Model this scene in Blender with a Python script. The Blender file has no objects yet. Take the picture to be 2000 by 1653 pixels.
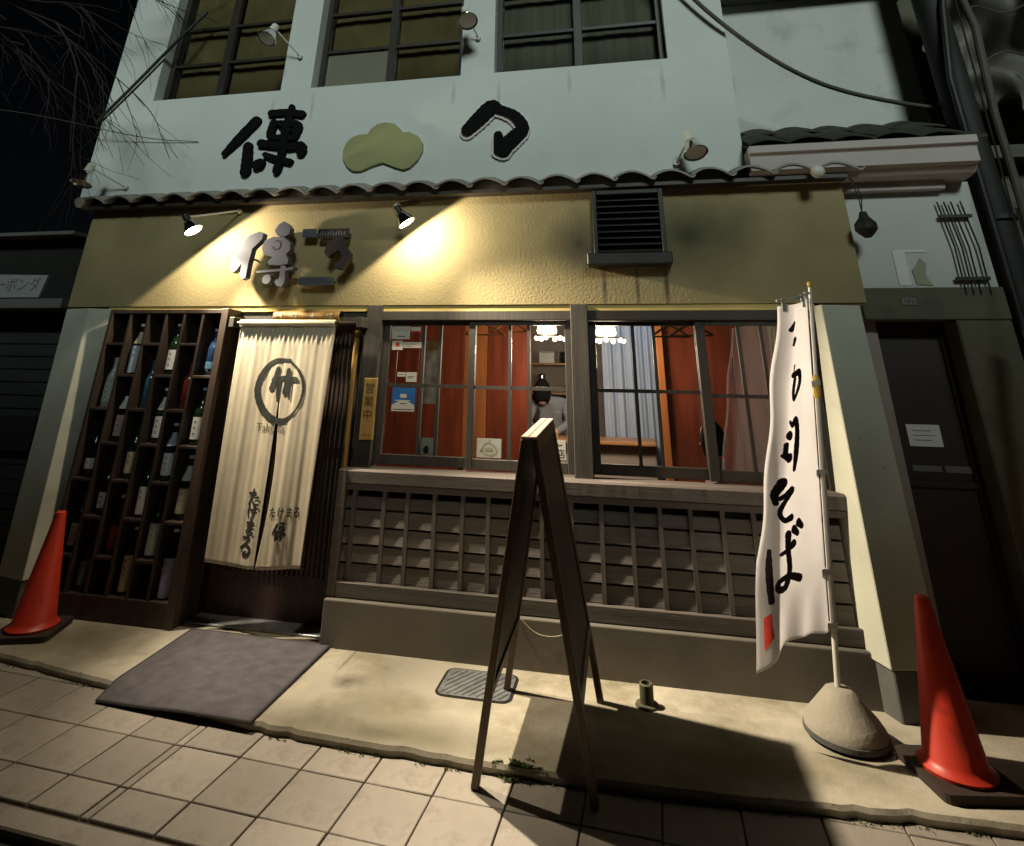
import bpy, bmesh, math, random
from mathutils import Vector, Matrix
random.seed(7)
R = math.radians
scene = bpy.context.scene
COL = scene.collection

# ---------------------------------------------------------------- camera
cam_d = bpy.data.cameras.new('camera')
cam = bpy.data.objects.new('camera', cam_d); COL.objects.link(cam)
yaw, pitch, roll = -0.20406, 0.37741, 0.01862
fw = Vector((math.sin(yaw)*math.cos(pitch), math.cos(yaw)*math.cos(pitch), math.sin(pitch)))
rt = Vector((math.cos(yaw), -math.sin(yaw), 0)); up = rt.cross(fw)
r2 = rt*math.cos(roll) + up*math.sin(roll); u2 = up*math.cos(roll) - rt*math.sin(roll)
m3 = Matrix((r2, u2, -fw)).transposed()
cam.matrix_world = Matrix.Translation((0.6178, -4.0814, 1.5797)) @ m3.to_4x4()
cam_d.sensor_fit = 'HORIZONTAL'; cam_d.sensor_width = 36.0
cam_d.lens = 20.262; cam_d.shift_x = 0.01483; cam_d.shift_y = -0.26845
cam_d.clip_start = 0.05; cam_d.clip_end = 500
scene.camera = cam

# ---------------------------------------------------------------- sky, night light, exposure
SUN_EL, SUN_AZ = R(27), R(14)          # light comes over the added block across the street, a little from the right
world = bpy.data.worlds.new('World'); scene.world = world; world.use_nodes = True
wn = world.node_tree.nodes; wl = world.node_tree.links
sky = wn.new('ShaderNodeTexSky'); sky.sky_type = 'NISHITA'; sky.sun_disc = False
sky.sun_elevation = SUN_EL; sky.sun_rotation = R(180) - SUN_AZ; sky.air_density = 1.0; sky.dust_density = 2.0
wn['Background'].inputs['Strength'].default_value = 0.0005
wl.new(sky.outputs[0], wn['Background'].inputs['Color'])
sun_d = bpy.data.lights.new('night_light', 'SUN'); sun = bpy.data.objects.new('night_light', sun_d); COL.objects.link(sun)
sun_d.energy = 1.5; sun_d.angle = R(13); sun_d.color = (0.86, 1.0, 0.93)
d_to_sun = Vector((math.sin(SUN_AZ)*math.cos(SUN_EL), -math.cos(SUN_AZ)*math.cos(SUN_EL), math.sin(SUN_EL)))
sun.rotation_euler = d_to_sun.to_track_quat('Z', 'Y').to_euler(); sun.location = (2, -8, 8)
scene.view_settings.view_transform = 'Standard'; scene.view_settings.look = 'None'
scene.view_settings.exposure = 0.0; scene.view_settings.gamma = 1.0
scene.view_settings.use_curve_mapping = False
scene.render.engine = 'CYCLES'
scene.cycles.use_denoising = True
scene.cycles.max_bounces = 6; scene.cycles.diffuse_bounces = 2; scene.cycles.glossy_bounces = 3
scene.cycles.transparent_max_bounces = 10; scene.cycles.transmission_bounces = 4
scene.cycles.caustics_reflective = False; scene.cycles.caustics_refractive = False
scene.cycles.sample_clamp_indirect = 4.0

# ---------------------------------------------------------------- materials
MATS = {}
def M(name, col, rough=.6, metal=0., var=.18, scale=6., bump=0., bscale=80., stretch=(1,1,1), rnd=0.,
      stain=None, stain_scale=2.5, stain_lo=.5, stain_hi=.7, emit=0., ecol=None, spec=.5, coat=0.):
    if name in MATS: return MATS[name]
    m = bpy.data.materials.new(name); m.use_nodes = True; MATS[name] = m
    n = m.node_tree.nodes; l = m.node_tree.links; b = n['Principled BSDF']
    tc = n.new('ShaderNodeTexCoord'); mp = n.new('ShaderNodeMapping'); mp.inputs['Scale'].default_value = stretch
    l.new(tc.outputs['Object'], mp.inputs['Vector'])
    nz = n.new('ShaderNodeTexNoise'); nz.inputs['Scale'].default_value = scale; nz.inputs['Detail'].default_value = 6
    l.new(mp.outputs[0], nz.inputs['Vector'])
    rp = n.new('ShaderNodeValToRGB')
    rp.color_ramp.elements[0].position = .3; rp.color_ramp.elements[1].position = .72
    rp.color_ramp.elements[0].color = (*[c*(1-var) for c in col], 1)
    rp.color_ramp.elements[1].color = (*[min(1, c*(1+var)) for c in col], 1)
    l.new(nz.outputs[0], rp.inputs[0]); out = rp.outputs[0]
    if rnd:
        oi = n.new('ShaderNodeObjectInfo'); mr = n.new('ShaderNodeMapRange')
        mr.inputs['To Min'].default_value = 1-rnd; mr.inputs['To Max'].default_value = 1+rnd
        l.new(oi.outputs['Random'], mr.inputs['Value'])
        mx = n.new('ShaderNodeVectorMath'); mx.operation = 'SCALE'
        l.new(out, mx.inputs[0]); l.new(mr.outputs[0], mx.inputs['Scale']); out = mx.outputs[0]
    if stain:
        n2 = n.new('ShaderNodeTexNoise'); n2.inputs['Scale'].default_value = stain_scale; n2.inputs['Detail'].default_value = 8
        n2.inputs['Roughness'].default_value = .65
        l.new(mp.outputs[0], n2.inputs['Vector'])
        m2 = n.new('ShaderNodeMapRange'); m2.inputs['From Min'].default_value = stain_lo; m2.inputs['From Max'].default_value = stain_hi
        l.new(n2.outputs[0], m2.inputs['Value'])
        mx = n.new('ShaderNodeMix'); mx.data_type = 'RGBA'
        l.new(m2.outputs[0], mx.inputs['Factor']); l.new(out, mx.inputs['A']); mx.inputs['B'].default_value = (*stain, 1)
        out = mx.outputs['Result']
    l.new(out, b.inputs['Base Color'])
    b.inputs['Roughness'].default_value = rough; b.inputs['Metallic'].default_value = metal
    b.inputs['Specular IOR Level'].default_value = spec; b.inputs['Coat Weight'].default_value = coat
    if bump:
        n3 = n.new('ShaderNodeTexNoise'); n3.inputs['Scale'].default_value = bscale; n3.inputs['Detail'].default_value = 5
        l.new(mp.outputs[0], n3.inputs['Vector'])
        bp = n.new('ShaderNodeBump'); bp.inputs['Strength'].default_value = min(1, bump); bp.inputs['Distance'].default_value = .004*max(1, bump)
        l.new(n3.outputs[0], bp.inputs['Height']); l.new(bp.outputs[0], b.inputs['Normal'])
    if emit:
        b.inputs['Emission Color'].default_value = (*(ecol or col), 1); b.inputs['Emission Strength'].default_value = emit
    return m

def mask_layer(m, colour, centre, radii, power=1.0, noise=6.0, amount=1.0):
    """a stain of its own shape: an ellipsoid patch with a noisy border, mixed over the base colour"""
    n = m.node_tree.nodes; l = m.node_tree.links; b = n['Principled BSDF']
    src = b.inputs['Base Color'].links[0].from_socket
    tc = n.new('ShaderNodeTexCoord'); mp = n.new('ShaderNodeMapping'); mp.vector_type = 'TEXTURE'
    mp.inputs['Location'].default_value = centre; mp.inputs['Scale'].default_value = radii
    l.new(tc.outputs['Object'], mp.inputs['Vector'])
    ln = n.new('ShaderNodeVectorMath'); ln.operation = 'LENGTH'; l.new(mp.outputs[0], ln.inputs[0])
    nz = n.new('ShaderNodeTexNoise'); nz.inputs['Scale'].default_value = noise; nz.inputs['Detail'].default_value = 6
    l.new(tc.outputs['Object'], nz.inputs['Vector'])
    ad = n.new('ShaderNodeMath'); ad.operation = 'MULTIPLY_ADD'; l.new(nz.outputs[0], ad.inputs[0])
    ad.inputs[1].default_value = .7; l.new(ln.outputs['Value'], ad.inputs[2])
    mr = n.new('ShaderNodeMapRange'); mr.inputs['From Min'].default_value = 1.35; mr.inputs['From Max'].default_value = .35
    mr.inputs['To Max'].default_value = amount; l.new(ad.outputs[0], mr.inputs['Value'])
    mx = n.new('ShaderNodeMix'); mx.data_type = 'RGBA'; l.new(mr.outputs[0], mx.inputs['Factor'])
    l.new(src, mx.inputs['A']); mx.inputs['B'].default_value = (*colour, 1)
    l.new(mx.outputs['Result'], b.inputs['Base Color'])

def glass_mat(name, tint=(.95,.97,.96), rough=.0, ior=1.5, boost=1.0):
    if name in MATS: return MATS[name]
    m = bpy.data.materials.new(name); m.use_nodes = True; MATS[name] = m
    n = m.node_tree.nodes; l = m.node_tree.links; n.remove(n['Principled BSDF'])
    t = n.new('ShaderNodeBsdfTransparent'); t.inputs[0].default_value = (*tint, 1)
    g = n.new('ShaderNodeBsdfGlossy'); g.inputs['Roughness'].default_value = rough
    ge = n.new('ShaderNodeNewGeometry'); dt = n.new('ShaderNodeVectorMath'); dt.operation = 'DOT_PRODUCT'
    l.new(ge.outputs['Normal'], dt.inputs[0]); l.new(ge.outputs['Incoming'], dt.inputs[1])
    def mt(op, a, b=None, c=None):
        q = n.new('ShaderNodeMath'); q.operation = op; q.use_clamp = op == 'MULTIPLY_ADD'
        for k, s in enumerate((a, b, c)):
            if s is None: continue
            if isinstance(s, (int, float)): q.inputs[k].default_value = s
            else: l.new(s, q.inputs[k])
        return q.outputs[0]
    cs = mt('ABSOLUTE', dt.outputs['Value']); fr = mt('POWER', mt('SUBTRACT', 1., cs), 5.)
    mm_ = mt('MULTIPLY_ADD', fr, .96*boost, .042*boost)      # Schlick reflectance of one glass face
    class mm: outputs = [mm_]
    x = n.new('ShaderNodeMixShader'); l.new(mm.outputs[0], x.inputs[0]); l.new(t.outputs[0], x.inputs[1]); l.new(g.outputs[0], x.inputs[2])
    l.new(x.outputs[0], n['Material Output'].inputs[0])
    return m

M('plaster_white', (.66,.70,.67), .85, var=.05, scale=1.3, bump=.35, bscale=90, stain=(.50,.53,.50), stain_scale=1.4, stain_lo=.55, stain_hi=.85)
wh = MATS['plaster_white']
for sx, sz, sl in ((-3.42,3.72,.16),(-2.24,3.66,.22),(-1.86,3.70,.18),(-.60,3.74,.14),(-.22,3.68,.20),(1.06,3.70,.18),(.35,3.76,.12)):
    mask_layer(wh, (.34,.36,.33), (sx,0,sz), (.022,.5,sl), noise=8, amount=.62)
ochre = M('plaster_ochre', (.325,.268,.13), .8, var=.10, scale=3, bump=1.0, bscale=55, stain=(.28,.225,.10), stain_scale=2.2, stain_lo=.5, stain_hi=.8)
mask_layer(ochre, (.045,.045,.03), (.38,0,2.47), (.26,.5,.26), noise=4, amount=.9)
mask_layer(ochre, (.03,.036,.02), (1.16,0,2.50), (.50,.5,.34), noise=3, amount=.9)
for dx in (.545, .765, .955):
    mask_layer(ochre, (.06,.04,.03), (dx,0,2.16), (.022,.5,.24), noise=7, amount=.95)
M('trim_yellow', (.62,.48,.16), .6, var=.1)
M('timber_grey', (.10,.086,.076), .62, var=.35, scale=5, stretch=(.25,4,6), bump=.5, bscale=40, rnd=.15)
M('timber_post', (.062,.055,.046), .55, var=.25, scale=5, stretch=(6,6,.4), bump=.4, bscale=30)
M('timber_sill', (.135,.112,.10), .6, var=.15, scale=4, stretch=(.3,5,8), bump=.6, bscale=30, stain=(.5,.4,.28), stain_scale=7, stain_lo=.66, stain_hi=.72)
M('board_brown', (.205,.185,.17), .7, var=.18, scale=6, stretch=(.35,4,8), bump=.6, bscale=30, rnd=.25)
M('slat_brown', (.115,.098,.085), .6, var=.3, scale=6, stretch=(8,8,.5), bump=.4, bscale=30, rnd=.2)
M('rack_wood', (.05,.034,.024), .55, var=.35, scale=6, stretch=(3,3,.6), bump=.3, bscale=40, rnd=.2)
M('door_wood', (.045,.024,.018), .45, var=.3, scale=6, stretch=(8,8,.4), rnd=.2)
M('bamboo', (.32,.19,.06), .4, var=.35, scale=7, stretch=(6,6,.7))
M('concrete_pillar', (.52,.53,.44), .9, var=.10, scale=4, bump=.18, bscale=70, stain=(.12,.10,.07), stain_scale=11, stain_lo=.68, stain_hi=.75)
M('pillar_base', (.10,.10,.095), .8, var=.2, scale=6, bump=.5)
plinth_m = M('plinth_grey', (.155,.14,.12), .7, var=.14, scale=3, bump=.14, bscale=60, stain=(.10,.09,.08), stain_scale=1.8, stain_lo=.5, stain_hi=.8)
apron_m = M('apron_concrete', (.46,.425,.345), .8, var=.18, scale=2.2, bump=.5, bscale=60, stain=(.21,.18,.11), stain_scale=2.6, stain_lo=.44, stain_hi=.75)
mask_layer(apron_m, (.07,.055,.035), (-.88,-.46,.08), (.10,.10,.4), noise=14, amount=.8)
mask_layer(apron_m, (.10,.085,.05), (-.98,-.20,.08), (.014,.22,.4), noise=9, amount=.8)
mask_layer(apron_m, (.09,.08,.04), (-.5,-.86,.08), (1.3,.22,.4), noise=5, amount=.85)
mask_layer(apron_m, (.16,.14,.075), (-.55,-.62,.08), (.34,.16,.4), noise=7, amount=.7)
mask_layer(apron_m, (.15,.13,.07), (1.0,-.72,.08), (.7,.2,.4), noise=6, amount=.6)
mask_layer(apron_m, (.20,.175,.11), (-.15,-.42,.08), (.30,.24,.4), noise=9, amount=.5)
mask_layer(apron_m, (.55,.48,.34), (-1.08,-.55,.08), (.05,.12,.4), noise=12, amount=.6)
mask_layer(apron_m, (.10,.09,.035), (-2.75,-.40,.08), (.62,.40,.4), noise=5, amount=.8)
M('tile_beige', (.305,.275,.24), .6, var=.12, scale=5, bump=.35, bscale=90, rnd=.17, stain=(.14,.118,.095), stain_scale=6, stain_lo=.52, stain_hi=.80)
M('grout', (.085,.065,.05), .95, var=.3)
M('asphalt', (.045,.042,.038), .95, var=.3, scale=30, bump=1, bscale=200)
M('mat_fabric', (.115,.105,.12), .95, var=.22, scale=14, bump=1.0, bscale=450)
M('mat_rubber', (.05,.045,.05), .9)
M('steel_cover', (.42,.44,.46), .45, metal=.8, var=.25, scale=14, bump=.3, bscale=120)
M('dark_metal', (.028,.028,.025), .5, metal=.4, var=.2)
M('chrome', (.75,.75,.72), .12, metal=1., var=.05)
M('lamp_white', (.70,.68,.60), .45, var=.08)
M('black_paint', (.007,.007,.008), .85, var=.3, scale=30, spec=.1)
M('pale_board', (.66,.60,.58), .6, var=.08)
M('olive_board', (.34,.335,.15), .6, var=.04)
M('brushed_metal', (.10,.106,.135), .45, metal=0., var=.05, scale=20)
M('dark_plate', (.05,.042,.045), .4, metal=.3, var=.2)
M('roof_tile', (.27,.25,.21), .55, var=.25, scale=7, bump=.3, bscale=60, rnd=.2)
M('roof_moss', (.04,.042,.028), .9, var=.4, scale=9, bump=1, bscale=40)
M('frame_dark', (.028,.022,.016), .5, var=.25)
M('curtain_brown', (.36,.30,.17), .9, var=.2, scale=3)
M('curtain_grey', (.34,.35,.33), .9, var=.22, scale=5, stretch=(4,4,.15))
M('paper_white', (.72,.72,.70), .7, var=.04)
M('wood_red', (.20,.042,.020), .35, var=.4, scale=4, stretch=(4,4,.4), coat=.2, rnd=.15)
M('wood_orange', (.38,.13,.04), .4, var=.25, scale=4, stretch=(5,5,.4))
M('room_beige', (.32,.27,.24), .8, var=.08)
M('room_floor', (.10,.06,.04), .5)
M('ceiling', (.5,.45,.4), .8)
M('curtain_blue', (.42,.50,.66), .85, var=.1, scale=2, stretch=(5,5,.4))
M('globe', (1,.9,.75), .4, emit=4., ecol=(1,.80,.55))
M('hanger_wood', (.42,.20,.08), .4, var=.2)
M('hanger_dark', (.05,.035,.03), .4)
M('cloth_noren', (.70,.625,.47), .9, var=.06, scale=9, bump=.5, bscale=500)
M('ink', (.020,.022,.018), .8, var=.3, scale=40)
M('ink_grey', (.14,.12,.085), .8)
M('cloth_flag', (.86,.85,.87), .8, var=.03, scale=4, bump=.3, bscale=500)
M('ink_flag', (.03,.015,.03), .8, var=.2)
M('seal_red', (.70,.05,.03), .8, var=.3, scale=60)
M('plaque_wood', (.52,.32,.10), .45, var=.2, scale=5, stretch=(8,8,.6))
M('ink_brown', (.07,.055,.02), .7)
M('pole_white', (.68,.66,.62), .3, var=.04)
M('pole_yellow', (.62,.42,.08), .4)
M('clip_clear', (.45,.44,.40), .4)
M('stone_base', (.36,.33,.27), .85, var=.12, scale=7, bump=.6, bscale=60)
M('cone_red', (.58,.045,.022), .42, var=.12, scale=5, stain=(.27,.03,.02), stain_scale=9, stain_lo=.55, stain_hi=.72)
def translucent(name, amount):
    m = MATS[name]; n = m.node_tree.nodes; l = m.node_tree.links; b = n['Principled BSDF']
    t = n.new('ShaderNodeBsdfTranslucent'); l.new(b.inputs['Base Color'].links[0].from_socket, t.inputs[0])
    x = n.new('ShaderNodeMixShader'); x.inputs[0].default_value = amount
    l.new(b.outputs[0], x.inputs[1]); l.new(t.outputs[0], x.inputs[2]); l.new(x.outputs[0], n['Material Output'].inputs[0])
translucent('cloth_flag', .76); translucent('cloth_noren', .15)
M('cone_base', (.035,.022,.018), .8, var=.3)
M('chalk_wood', (.105,.068,.032), .5, var=.35, scale=6, stretch=(7,7,.5), bump=.3, bscale=40)
M('chalk_top', (.34,.235,.18), .6, var=.15, scale=8)
M('chalk_panel', (.040,.030,.020), .55, var=.3)
M('pipe_green', (.10,.10,.055), .7, var=.3)
M('moss', (.055,.075,.02), .95, var=.4, scale=30)
M('twig', (.022,.014,.008), .8, var=.3)
M('cable_grey', (.075,.07,.055), .7)
M('cable_black', (.02,.025,.025), .6)
M('wall_pink', (.56,.50,.47), .8, var=.06, scale=2, bump=.3)
M('wall_cream', (.56,.58,.55), .85, var=.06, scale=2, bump=.3, stain=(.36,.37,.33), stain_scale=3, stain_lo=.55, stain_hi=.8)
M('olive_dark', (.10,.095,.06), .8, var=.2)
M('near_black', (.012,.012,.010), .7, var=.2)
M('door_dark', (.022,.012,.010), .5, var=.2)
M('shutter_dark', (.03,.033,.03), .6, var=.15)
M('beam_grey', (.14,.14,.135), .7, var=.1)
M('tarp_pale', (.15,.14,.115), .7, var=.2, scale=5, bump=.4, bscale=20)
M('orange_guard', (.50,.20,.03), .5)
M('shade_block_wall', (.10,.10,.10), .9, var=.1)
M('skin', (.55,.32,.22), .55, var=.05)
M('hair', (.012,.010,.010), .9, spec=.1)
M('shirt_white', (.22,.24,.28), .8, var=.05)
M('apron_dark', (.06,.065,.075), .8)
M('jacket_lilac', (.20,.15,.19), .85, var=.1)
M('trousers_dark', (.03,.03,.035), .8)
M('sticker_white', (.66,.64,.56), .6, var=.05)
M('sticker_red', (.55,.06,.03), .6)
M('sticker_blue', (.03,.16,.48), .5)
M('sticker_olive', (.33,.33,.22), .6)
M('sticker_grey', (.48,.48,.44), .6, var=.12, scale=30)
M('poster_mix', (.55,.42,.34), .6, var=.5, scale=14)
M('sign_dim', (.30,.31,.32), .7, var=.06)
glass_mat('window_glass', boost=1.5)
glass_mat('upper_glass', tint=(.75,.75,.70), boost=1.0)
for nm, c in dict(bottle_green=(.010,.025,.010), bottle_brown=(.030,.012,.006), bottle_black=(.008,.008,.010),
                  bottle_blue=(.04,.10,.17), bottle_navy=(.02,.045,.11), bottle_white=(.42,.43,.38),
                  bottle_red=(.17,.025,.018)).items():
    M(nm, c, .12, var=.1, spec=.6)
for nm, c in dict(label_white=(.74,.74,.70), label_cream=(.52,.47,.30), label_pale_blue=(.40,.50,.58), label_red=(.20,.035,.025),
                  label_lilac=(.30,.29,.46), label_pink=(.48,.38,.34), label_blue=(.08,.22,.36), label_green=(.48,.55,.46)).items():
    M(nm, c, .7, var=.12, scale=40)

# ---------------------------------------------------------------- helpers
class B:
    def __init__(s): s.v = []; s.f = []
    def box(s, x0, x1, y0, y1, z0, z1):
        b = len(s.v)
        s.v += [(x0,y0,z0),(x1,y0,z0),(x1,y1,z0),(x0,y1,z0),(x0,y0,z1),(x1,y0,z1),(x1,y1,z1),(x0,y1,z1)]
        s.f += [tuple(b+i for i in q) for q in ((0,3,2,1),(4,5,6,7),(0,1,5,4),(1,2,6,5),(2,3,7,6),(3,0,4,7))]
        return s
    def hexa(s, pts):                       # 8 points: bottom ring 0-3, top ring 4-7
        b = len(s.v); s.v += [tuple(p) for p in pts]
        s.f += [tuple(b+i for i in q) for q in ((0,3,2,1),(4,5,6,7),(0,1,5,4),(1,2,6,5),(2,3,7,6),(3,0,4,7))]
        return s
    def bar(s, a, c, w, h, up=(0,0,1)):     # rectangular bar from a to c
        a = Vector(a); c = Vector(c); d = (c-a).normalized(); u = Vector(up)
        x = d.cross(u)
        if x.length < 1e-4: x = d.cross(Vector((0,1,0)))
        x.normalize(); y = x.cross(d).normalized(); x = x*w/2; y = y*h/2
        return s.hexa([a-x-y, a+x-y, a+x+y, a-x+y, c-x-y, c+x-y, c+x+y, c-x+y])
    def tube(s, pts, r, n=8, cap=True):
        pts = [Vector(p) for p in pts]; rs = r if isinstance(r, (list, tuple)) else [r]*len(pts)
        b = len(s.v); prev = None
        for i, p in enumerate(pts):
            d = (pts[min(i+1, len(pts)-1)] - pts[max(i-1, 0)]).normalized()
            if prev is None:
                x = d.cross(Vector((0,0,1)))
                if x.length < 1e-3: x = d.cross(Vector((0,1,0)))
            else:
                x = prev - d*prev.dot(d)
            x.normalize(); prev = x; y = d.cross(x)
            for k in range(n):
                a = 2*math.pi*k/n; s.v.append(tuple(p + (x*math.cos(a) + y*math.sin(a))*rs[i]))
        for i in range(len(pts)-1):
            for k in range(n):
                s.f.append((b+i*n+k, b+i*n+(k+1)%n, b+(i+1)*n+(k+1)%n, b+(i+1)*n+k))
        if cap:
            s.f.append(tuple(b+k for k in range(n))[::-1]); s.f.append(tuple(b+(len(pts)-1)*n+k for k in range(n)))
        return s
    def lathe(s, prof, c=(0,0,0), n=20, axis=None, cap=True, a0=0., a1=2*math.pi):
        ax = Vector(axis or (0,0,1)).normalized()
        x = ax.cross(Vector((0,1,0)))
        if x.length < 1e-3: x = ax.cross(Vector((1,0,0)))
        x.normalize(); y = ax.cross(x); c = Vector(c); b = len(s.v); full = abs(a1-a0-2*math.pi) < 1e-6
        m = n if full else n+1
        for r, h in prof:
            for k in range(m):
                a = a0 + (a1-a0)*k/n; s.v.append(tuple(c + ax*h + (x*math.cos(a) + y*math.sin(a))*r))
        for i in range(len(prof)-1):
            for k in range(n if full else n):
                k2 = (k+1) % m
                s.f.append((b+i*m+k, b+i*m+k2, b+(i+1)*m+k2, b+(i+1)*m+k))
        if cap and full:
            if prof[0][0] > 1e-5: s.f.append(tuple(b+k for k in range(m))[::-1])
            if prof[-1][0] > 1e-5: s.f.append(tuple(b+(len(prof)-1)*m+k for k in range(m)))
        return s
    def prism(s, poly, y0, y1):             # polygon in XZ pushed along Y
        b = len(s.v); n = len(poly)
        s.v += [(p[0], y0, p[1]) for p in poly] + [(p[0], y1, p[1]) for p in poly]
        s.f.append(tuple(b+i for i in range(n))); s.f.append(tuple(b+n+i for i in range(n))[::-1])
        for i in range(n): s.f.append((b+i, b+n+i, b+n+(i+1) % n, b+(i+1) % n))
        return s
    def prism_z(s, poly, z0, z1):           # polygon in XY pushed along Z
        b = len(s.v); n = len(poly)
        s.v += [(p[0], p[1], z0) for p in poly] + [(p[0], p[1], z1) for p in poly]
        s.f.append(tuple(b+i for i in range(n))[::-1]); s.f.append(tuple(b+n+i for i in range(n)))
        for i in range(n): s.f.append((b+i, b+(i+1) % n, b+n+(i+1) % n, b+n+i))
        return s
    def grid(s, fn, nu, nv):
        b = len(s.v)
        for j in range(nv+1):
            for i in range(nu+1): s.v.append(tuple(fn(i/nu, j/nv)))
        for j in range(nv):
            for i in range(nu):
                a = b+j*(nu+1)+i; s.f.append((a, a+1, a+nu+2, a+nu+1))
        return s
    def mesh(s, name):
        me = bpy.data.meshes.new(name); me.from_pydata(s.v, [], s.f)
        bm = bmesh.new(); bm.from_mesh(me); bmesh.ops.recalc_face_normals(bm, faces=bm.faces); bm.to_mesh(me); bm.free()
        return me
    def obj(s, name, mat, parent=None, smooth=False, bevel=0., solid=0., segs=1):
        o = bpy.data.objects.new(name, s.mesh(name)); COL.objects.link(o)
        return dress(o, mat, parent, smooth, bevel, solid, segs)

def dress(o, mat, parent=None, smooth=False, bevel=0., solid=0., segs=1):
    if mat: 
        o.data.materials.clear(); o.data.materials.append(MATS[mat])
    if smooth:
        for p in o.data.polygons: p.use_smooth = True
        if smooth == 'auto':
            bm = bmesh.new(); bm.from_mesh(o.data)
            for e in bm.edges:
                if len(e.link_faces) == 2 and e.calc_face_angle(0) > R(35): e.smooth = False
            bm.to_mesh(o.data); bm.free()
    if solid:
        m = o.modifiers.new('solid', 'SOLIDIFY'); m.thickness = solid; m.offset = 0
    if bevel:
        m = o.modifiers.new('bevel', 'BEVEL'); m.width = bevel; m.segments = segs; m.limit_method = 'ANGLE'; m.angle_limit = R(40)
    if parent: attach(o, parent)
    return o

def attach(o, parent):
    o.parent = parent; o.matrix_parent_inverse = Matrix.Translation(-ORIGIN.get(parent.name, Vector()))
ORIGIN = {}
def tag(o, label, cat, group=None):
    o['label'] = label; o['category'] = cat
    if group: o['group'] = group
    return o
def thing(name, label, cat, loc=(0,0,0), group=None):
    o = bpy.data.objects.new(name, None); COL.objects.link(o); o.location = loc; o.empty_display_size = .1
    ORIGIN[o.name] = Vector(loc)
    return tag(o, label, cat, group)
def struct(o): o['kind'] = 'structure'; return o
def inst(name, mesh, parent=None, loc=(0,0,0), rot=(0,0,0), sc=(1,1,1)):     # an object that shares mesh data; parent at its own place
    o = bpy.data.objects.new(name, mesh); COL.objects.link(o); o.location = loc; o.rotation_euler = rot; o.scale = sc
    if parent: attach(o, parent)
    return o
def setmat(me, mat): me.materials.append(MATS[mat]); return me

def catmull(pts, k=8):
    P = [Vector(p) for p in pts]
    if len(P) == 2: return [P[0].lerp(P[1], i/k) for i in range(k+1)]
    P = [P[0]*2-P[1]] + P + [P[-1]*2-P[-2]]; out = []
    for i in range(1, len(P)-2):
        for j in range(k):
            t = j/k; a, b, c, d = P[i-1:i+3]
            out.append(.5*((2*b) + (c-a)*t + (2*a-5*b+4*c-d)*t*t + (3*b-a-3*c+d)*t**3))
    return out + [P[-2]]
def ribbon(stroke, k=8):
    """brush stroke (x, z, width) -> outline polygon with round ends"""
    q = catmull(stroke, k); L, Rr = [], []
    for i, p in enumerate(q):
        d = (q[min(i+1, len(q)-1)] - q[max(i-1, 0)]); d = Vector((d.x, d.y))
        if d.length < 1e-7: d = Vector((1, 0))
        d.normalize(); n = Vector((-d.y, d.x)); w = max(p.z, .0008)/2*(1+.05*math.sin(i*1.7))
        c = Vector((p.x, p.y))
        L.append((c+n*w, c-n*w, d, w, c))
    return L
def stroke_strip(stroke, k=8):
    L = ribbon(stroke, k); rows = []
    c, d, w = L[0][4], L[0][2], L[0][3]; n = Vector((-d.y, d.x))
    for a in (80, 50, 22): rows.append((c - d*w*math.sin(R(a))*.9 + n*w*math.cos(R(a)), c - d*w*math.sin(R(a))*.9 - n*w*math.cos(R(a))))
    rows += [(a, b) for a, b, _, _, _ in L]
    c, d, w = L[-1][4], L[-1][2], L[-1][3]; n = Vector((-d.y, d.x))
    for a in (22, 50, 80): rows.append((c + d*w*math.sin(R(a))*.9 + n*w*math.cos(R(a)), c + d*w*math.sin(R(a))*.9 - n*w*math.cos(R(a))))
    return rows
def brush_flat(b, strokes, fn, k=8):
    """strokes laid on a surface: fn(x, z, lift) -> point"""
    for si, s in enumerate(strokes):
        rows = stroke_strip(s, k); i0 = len(b.v)
        for p, q in rows:
            m = (p+q)/2
            for t in (p, m, q): b.v.append(tuple(fn(t.x, t.y, si)))
        for i in range(len(rows)-1):
            for j in range(2):
                a = i0+i*3+j; b.f.append((a, a+1, a+4, a+3))
    return b
def brush_solid(b, strokes, yf, yb, k=8):
    for si, s in enumerate(strokes):
        rows = stroke_strip(s, k); i0 = len(b.v); n = len(rows); y = yf - si*.0007
        for p, q in rows:
            b.v += [(p.x, y, p.y), (q.x, y, q.y), (q.x, yb, q.y), (p.x, yb, p.y)]
        for i in range(n-1):
            for j in range(4):
                a = i0+i*4+j; c = i0+i*4+(j+1) % 4; b.f.append((a, c, c+4, a+4))
        b.f.append((i0, i0+1, i0+2, i0+3)); e = i0+(n-1)*4; b.f.append((e+3, e+2, e+1, e))
    return b
def text_verts(body, size):
    c = bpy.data.curves.new('text', 'FONT'); c.body = body; c.size = size; c.align_x = 'CENTER'; c.align_y = 'CENTER'; c.resolution_u = 3
    o = bpy.data.objects.new('text', c); COL.objects.link(o)
    dg = bpy.context.evaluated_depsgraph_get(); me = bpy.data.meshes.new_from_object(o.evaluated_get(dg))
    v = [tuple(p.co) for p in me.vertices]; f = [tuple(p.vertices) for p in me.polygons]
    bpy.data.objects.remove(o); bpy.data.curves.remove(c); bpy.data.meshes.remove(me)
    return v, f
def text_flat(b, body, size, fn, sx=1.):
    v, f = text_verts(body, size); i0 = len(b.v)
    b.v += [tuple(fn(p[0]*sx, p[1], 0)) for p in v]; b.f += [tuple(i0+i for i in q) for q in f]
    return b
def place(strokes, cx, cz, w, h, pen):      # unit-box strokes -> metres
    return [[(cx+(x-.5)*w, cz+(z-.5)*h, pen*p) for x, z, p in s] for s in strokes]
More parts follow.
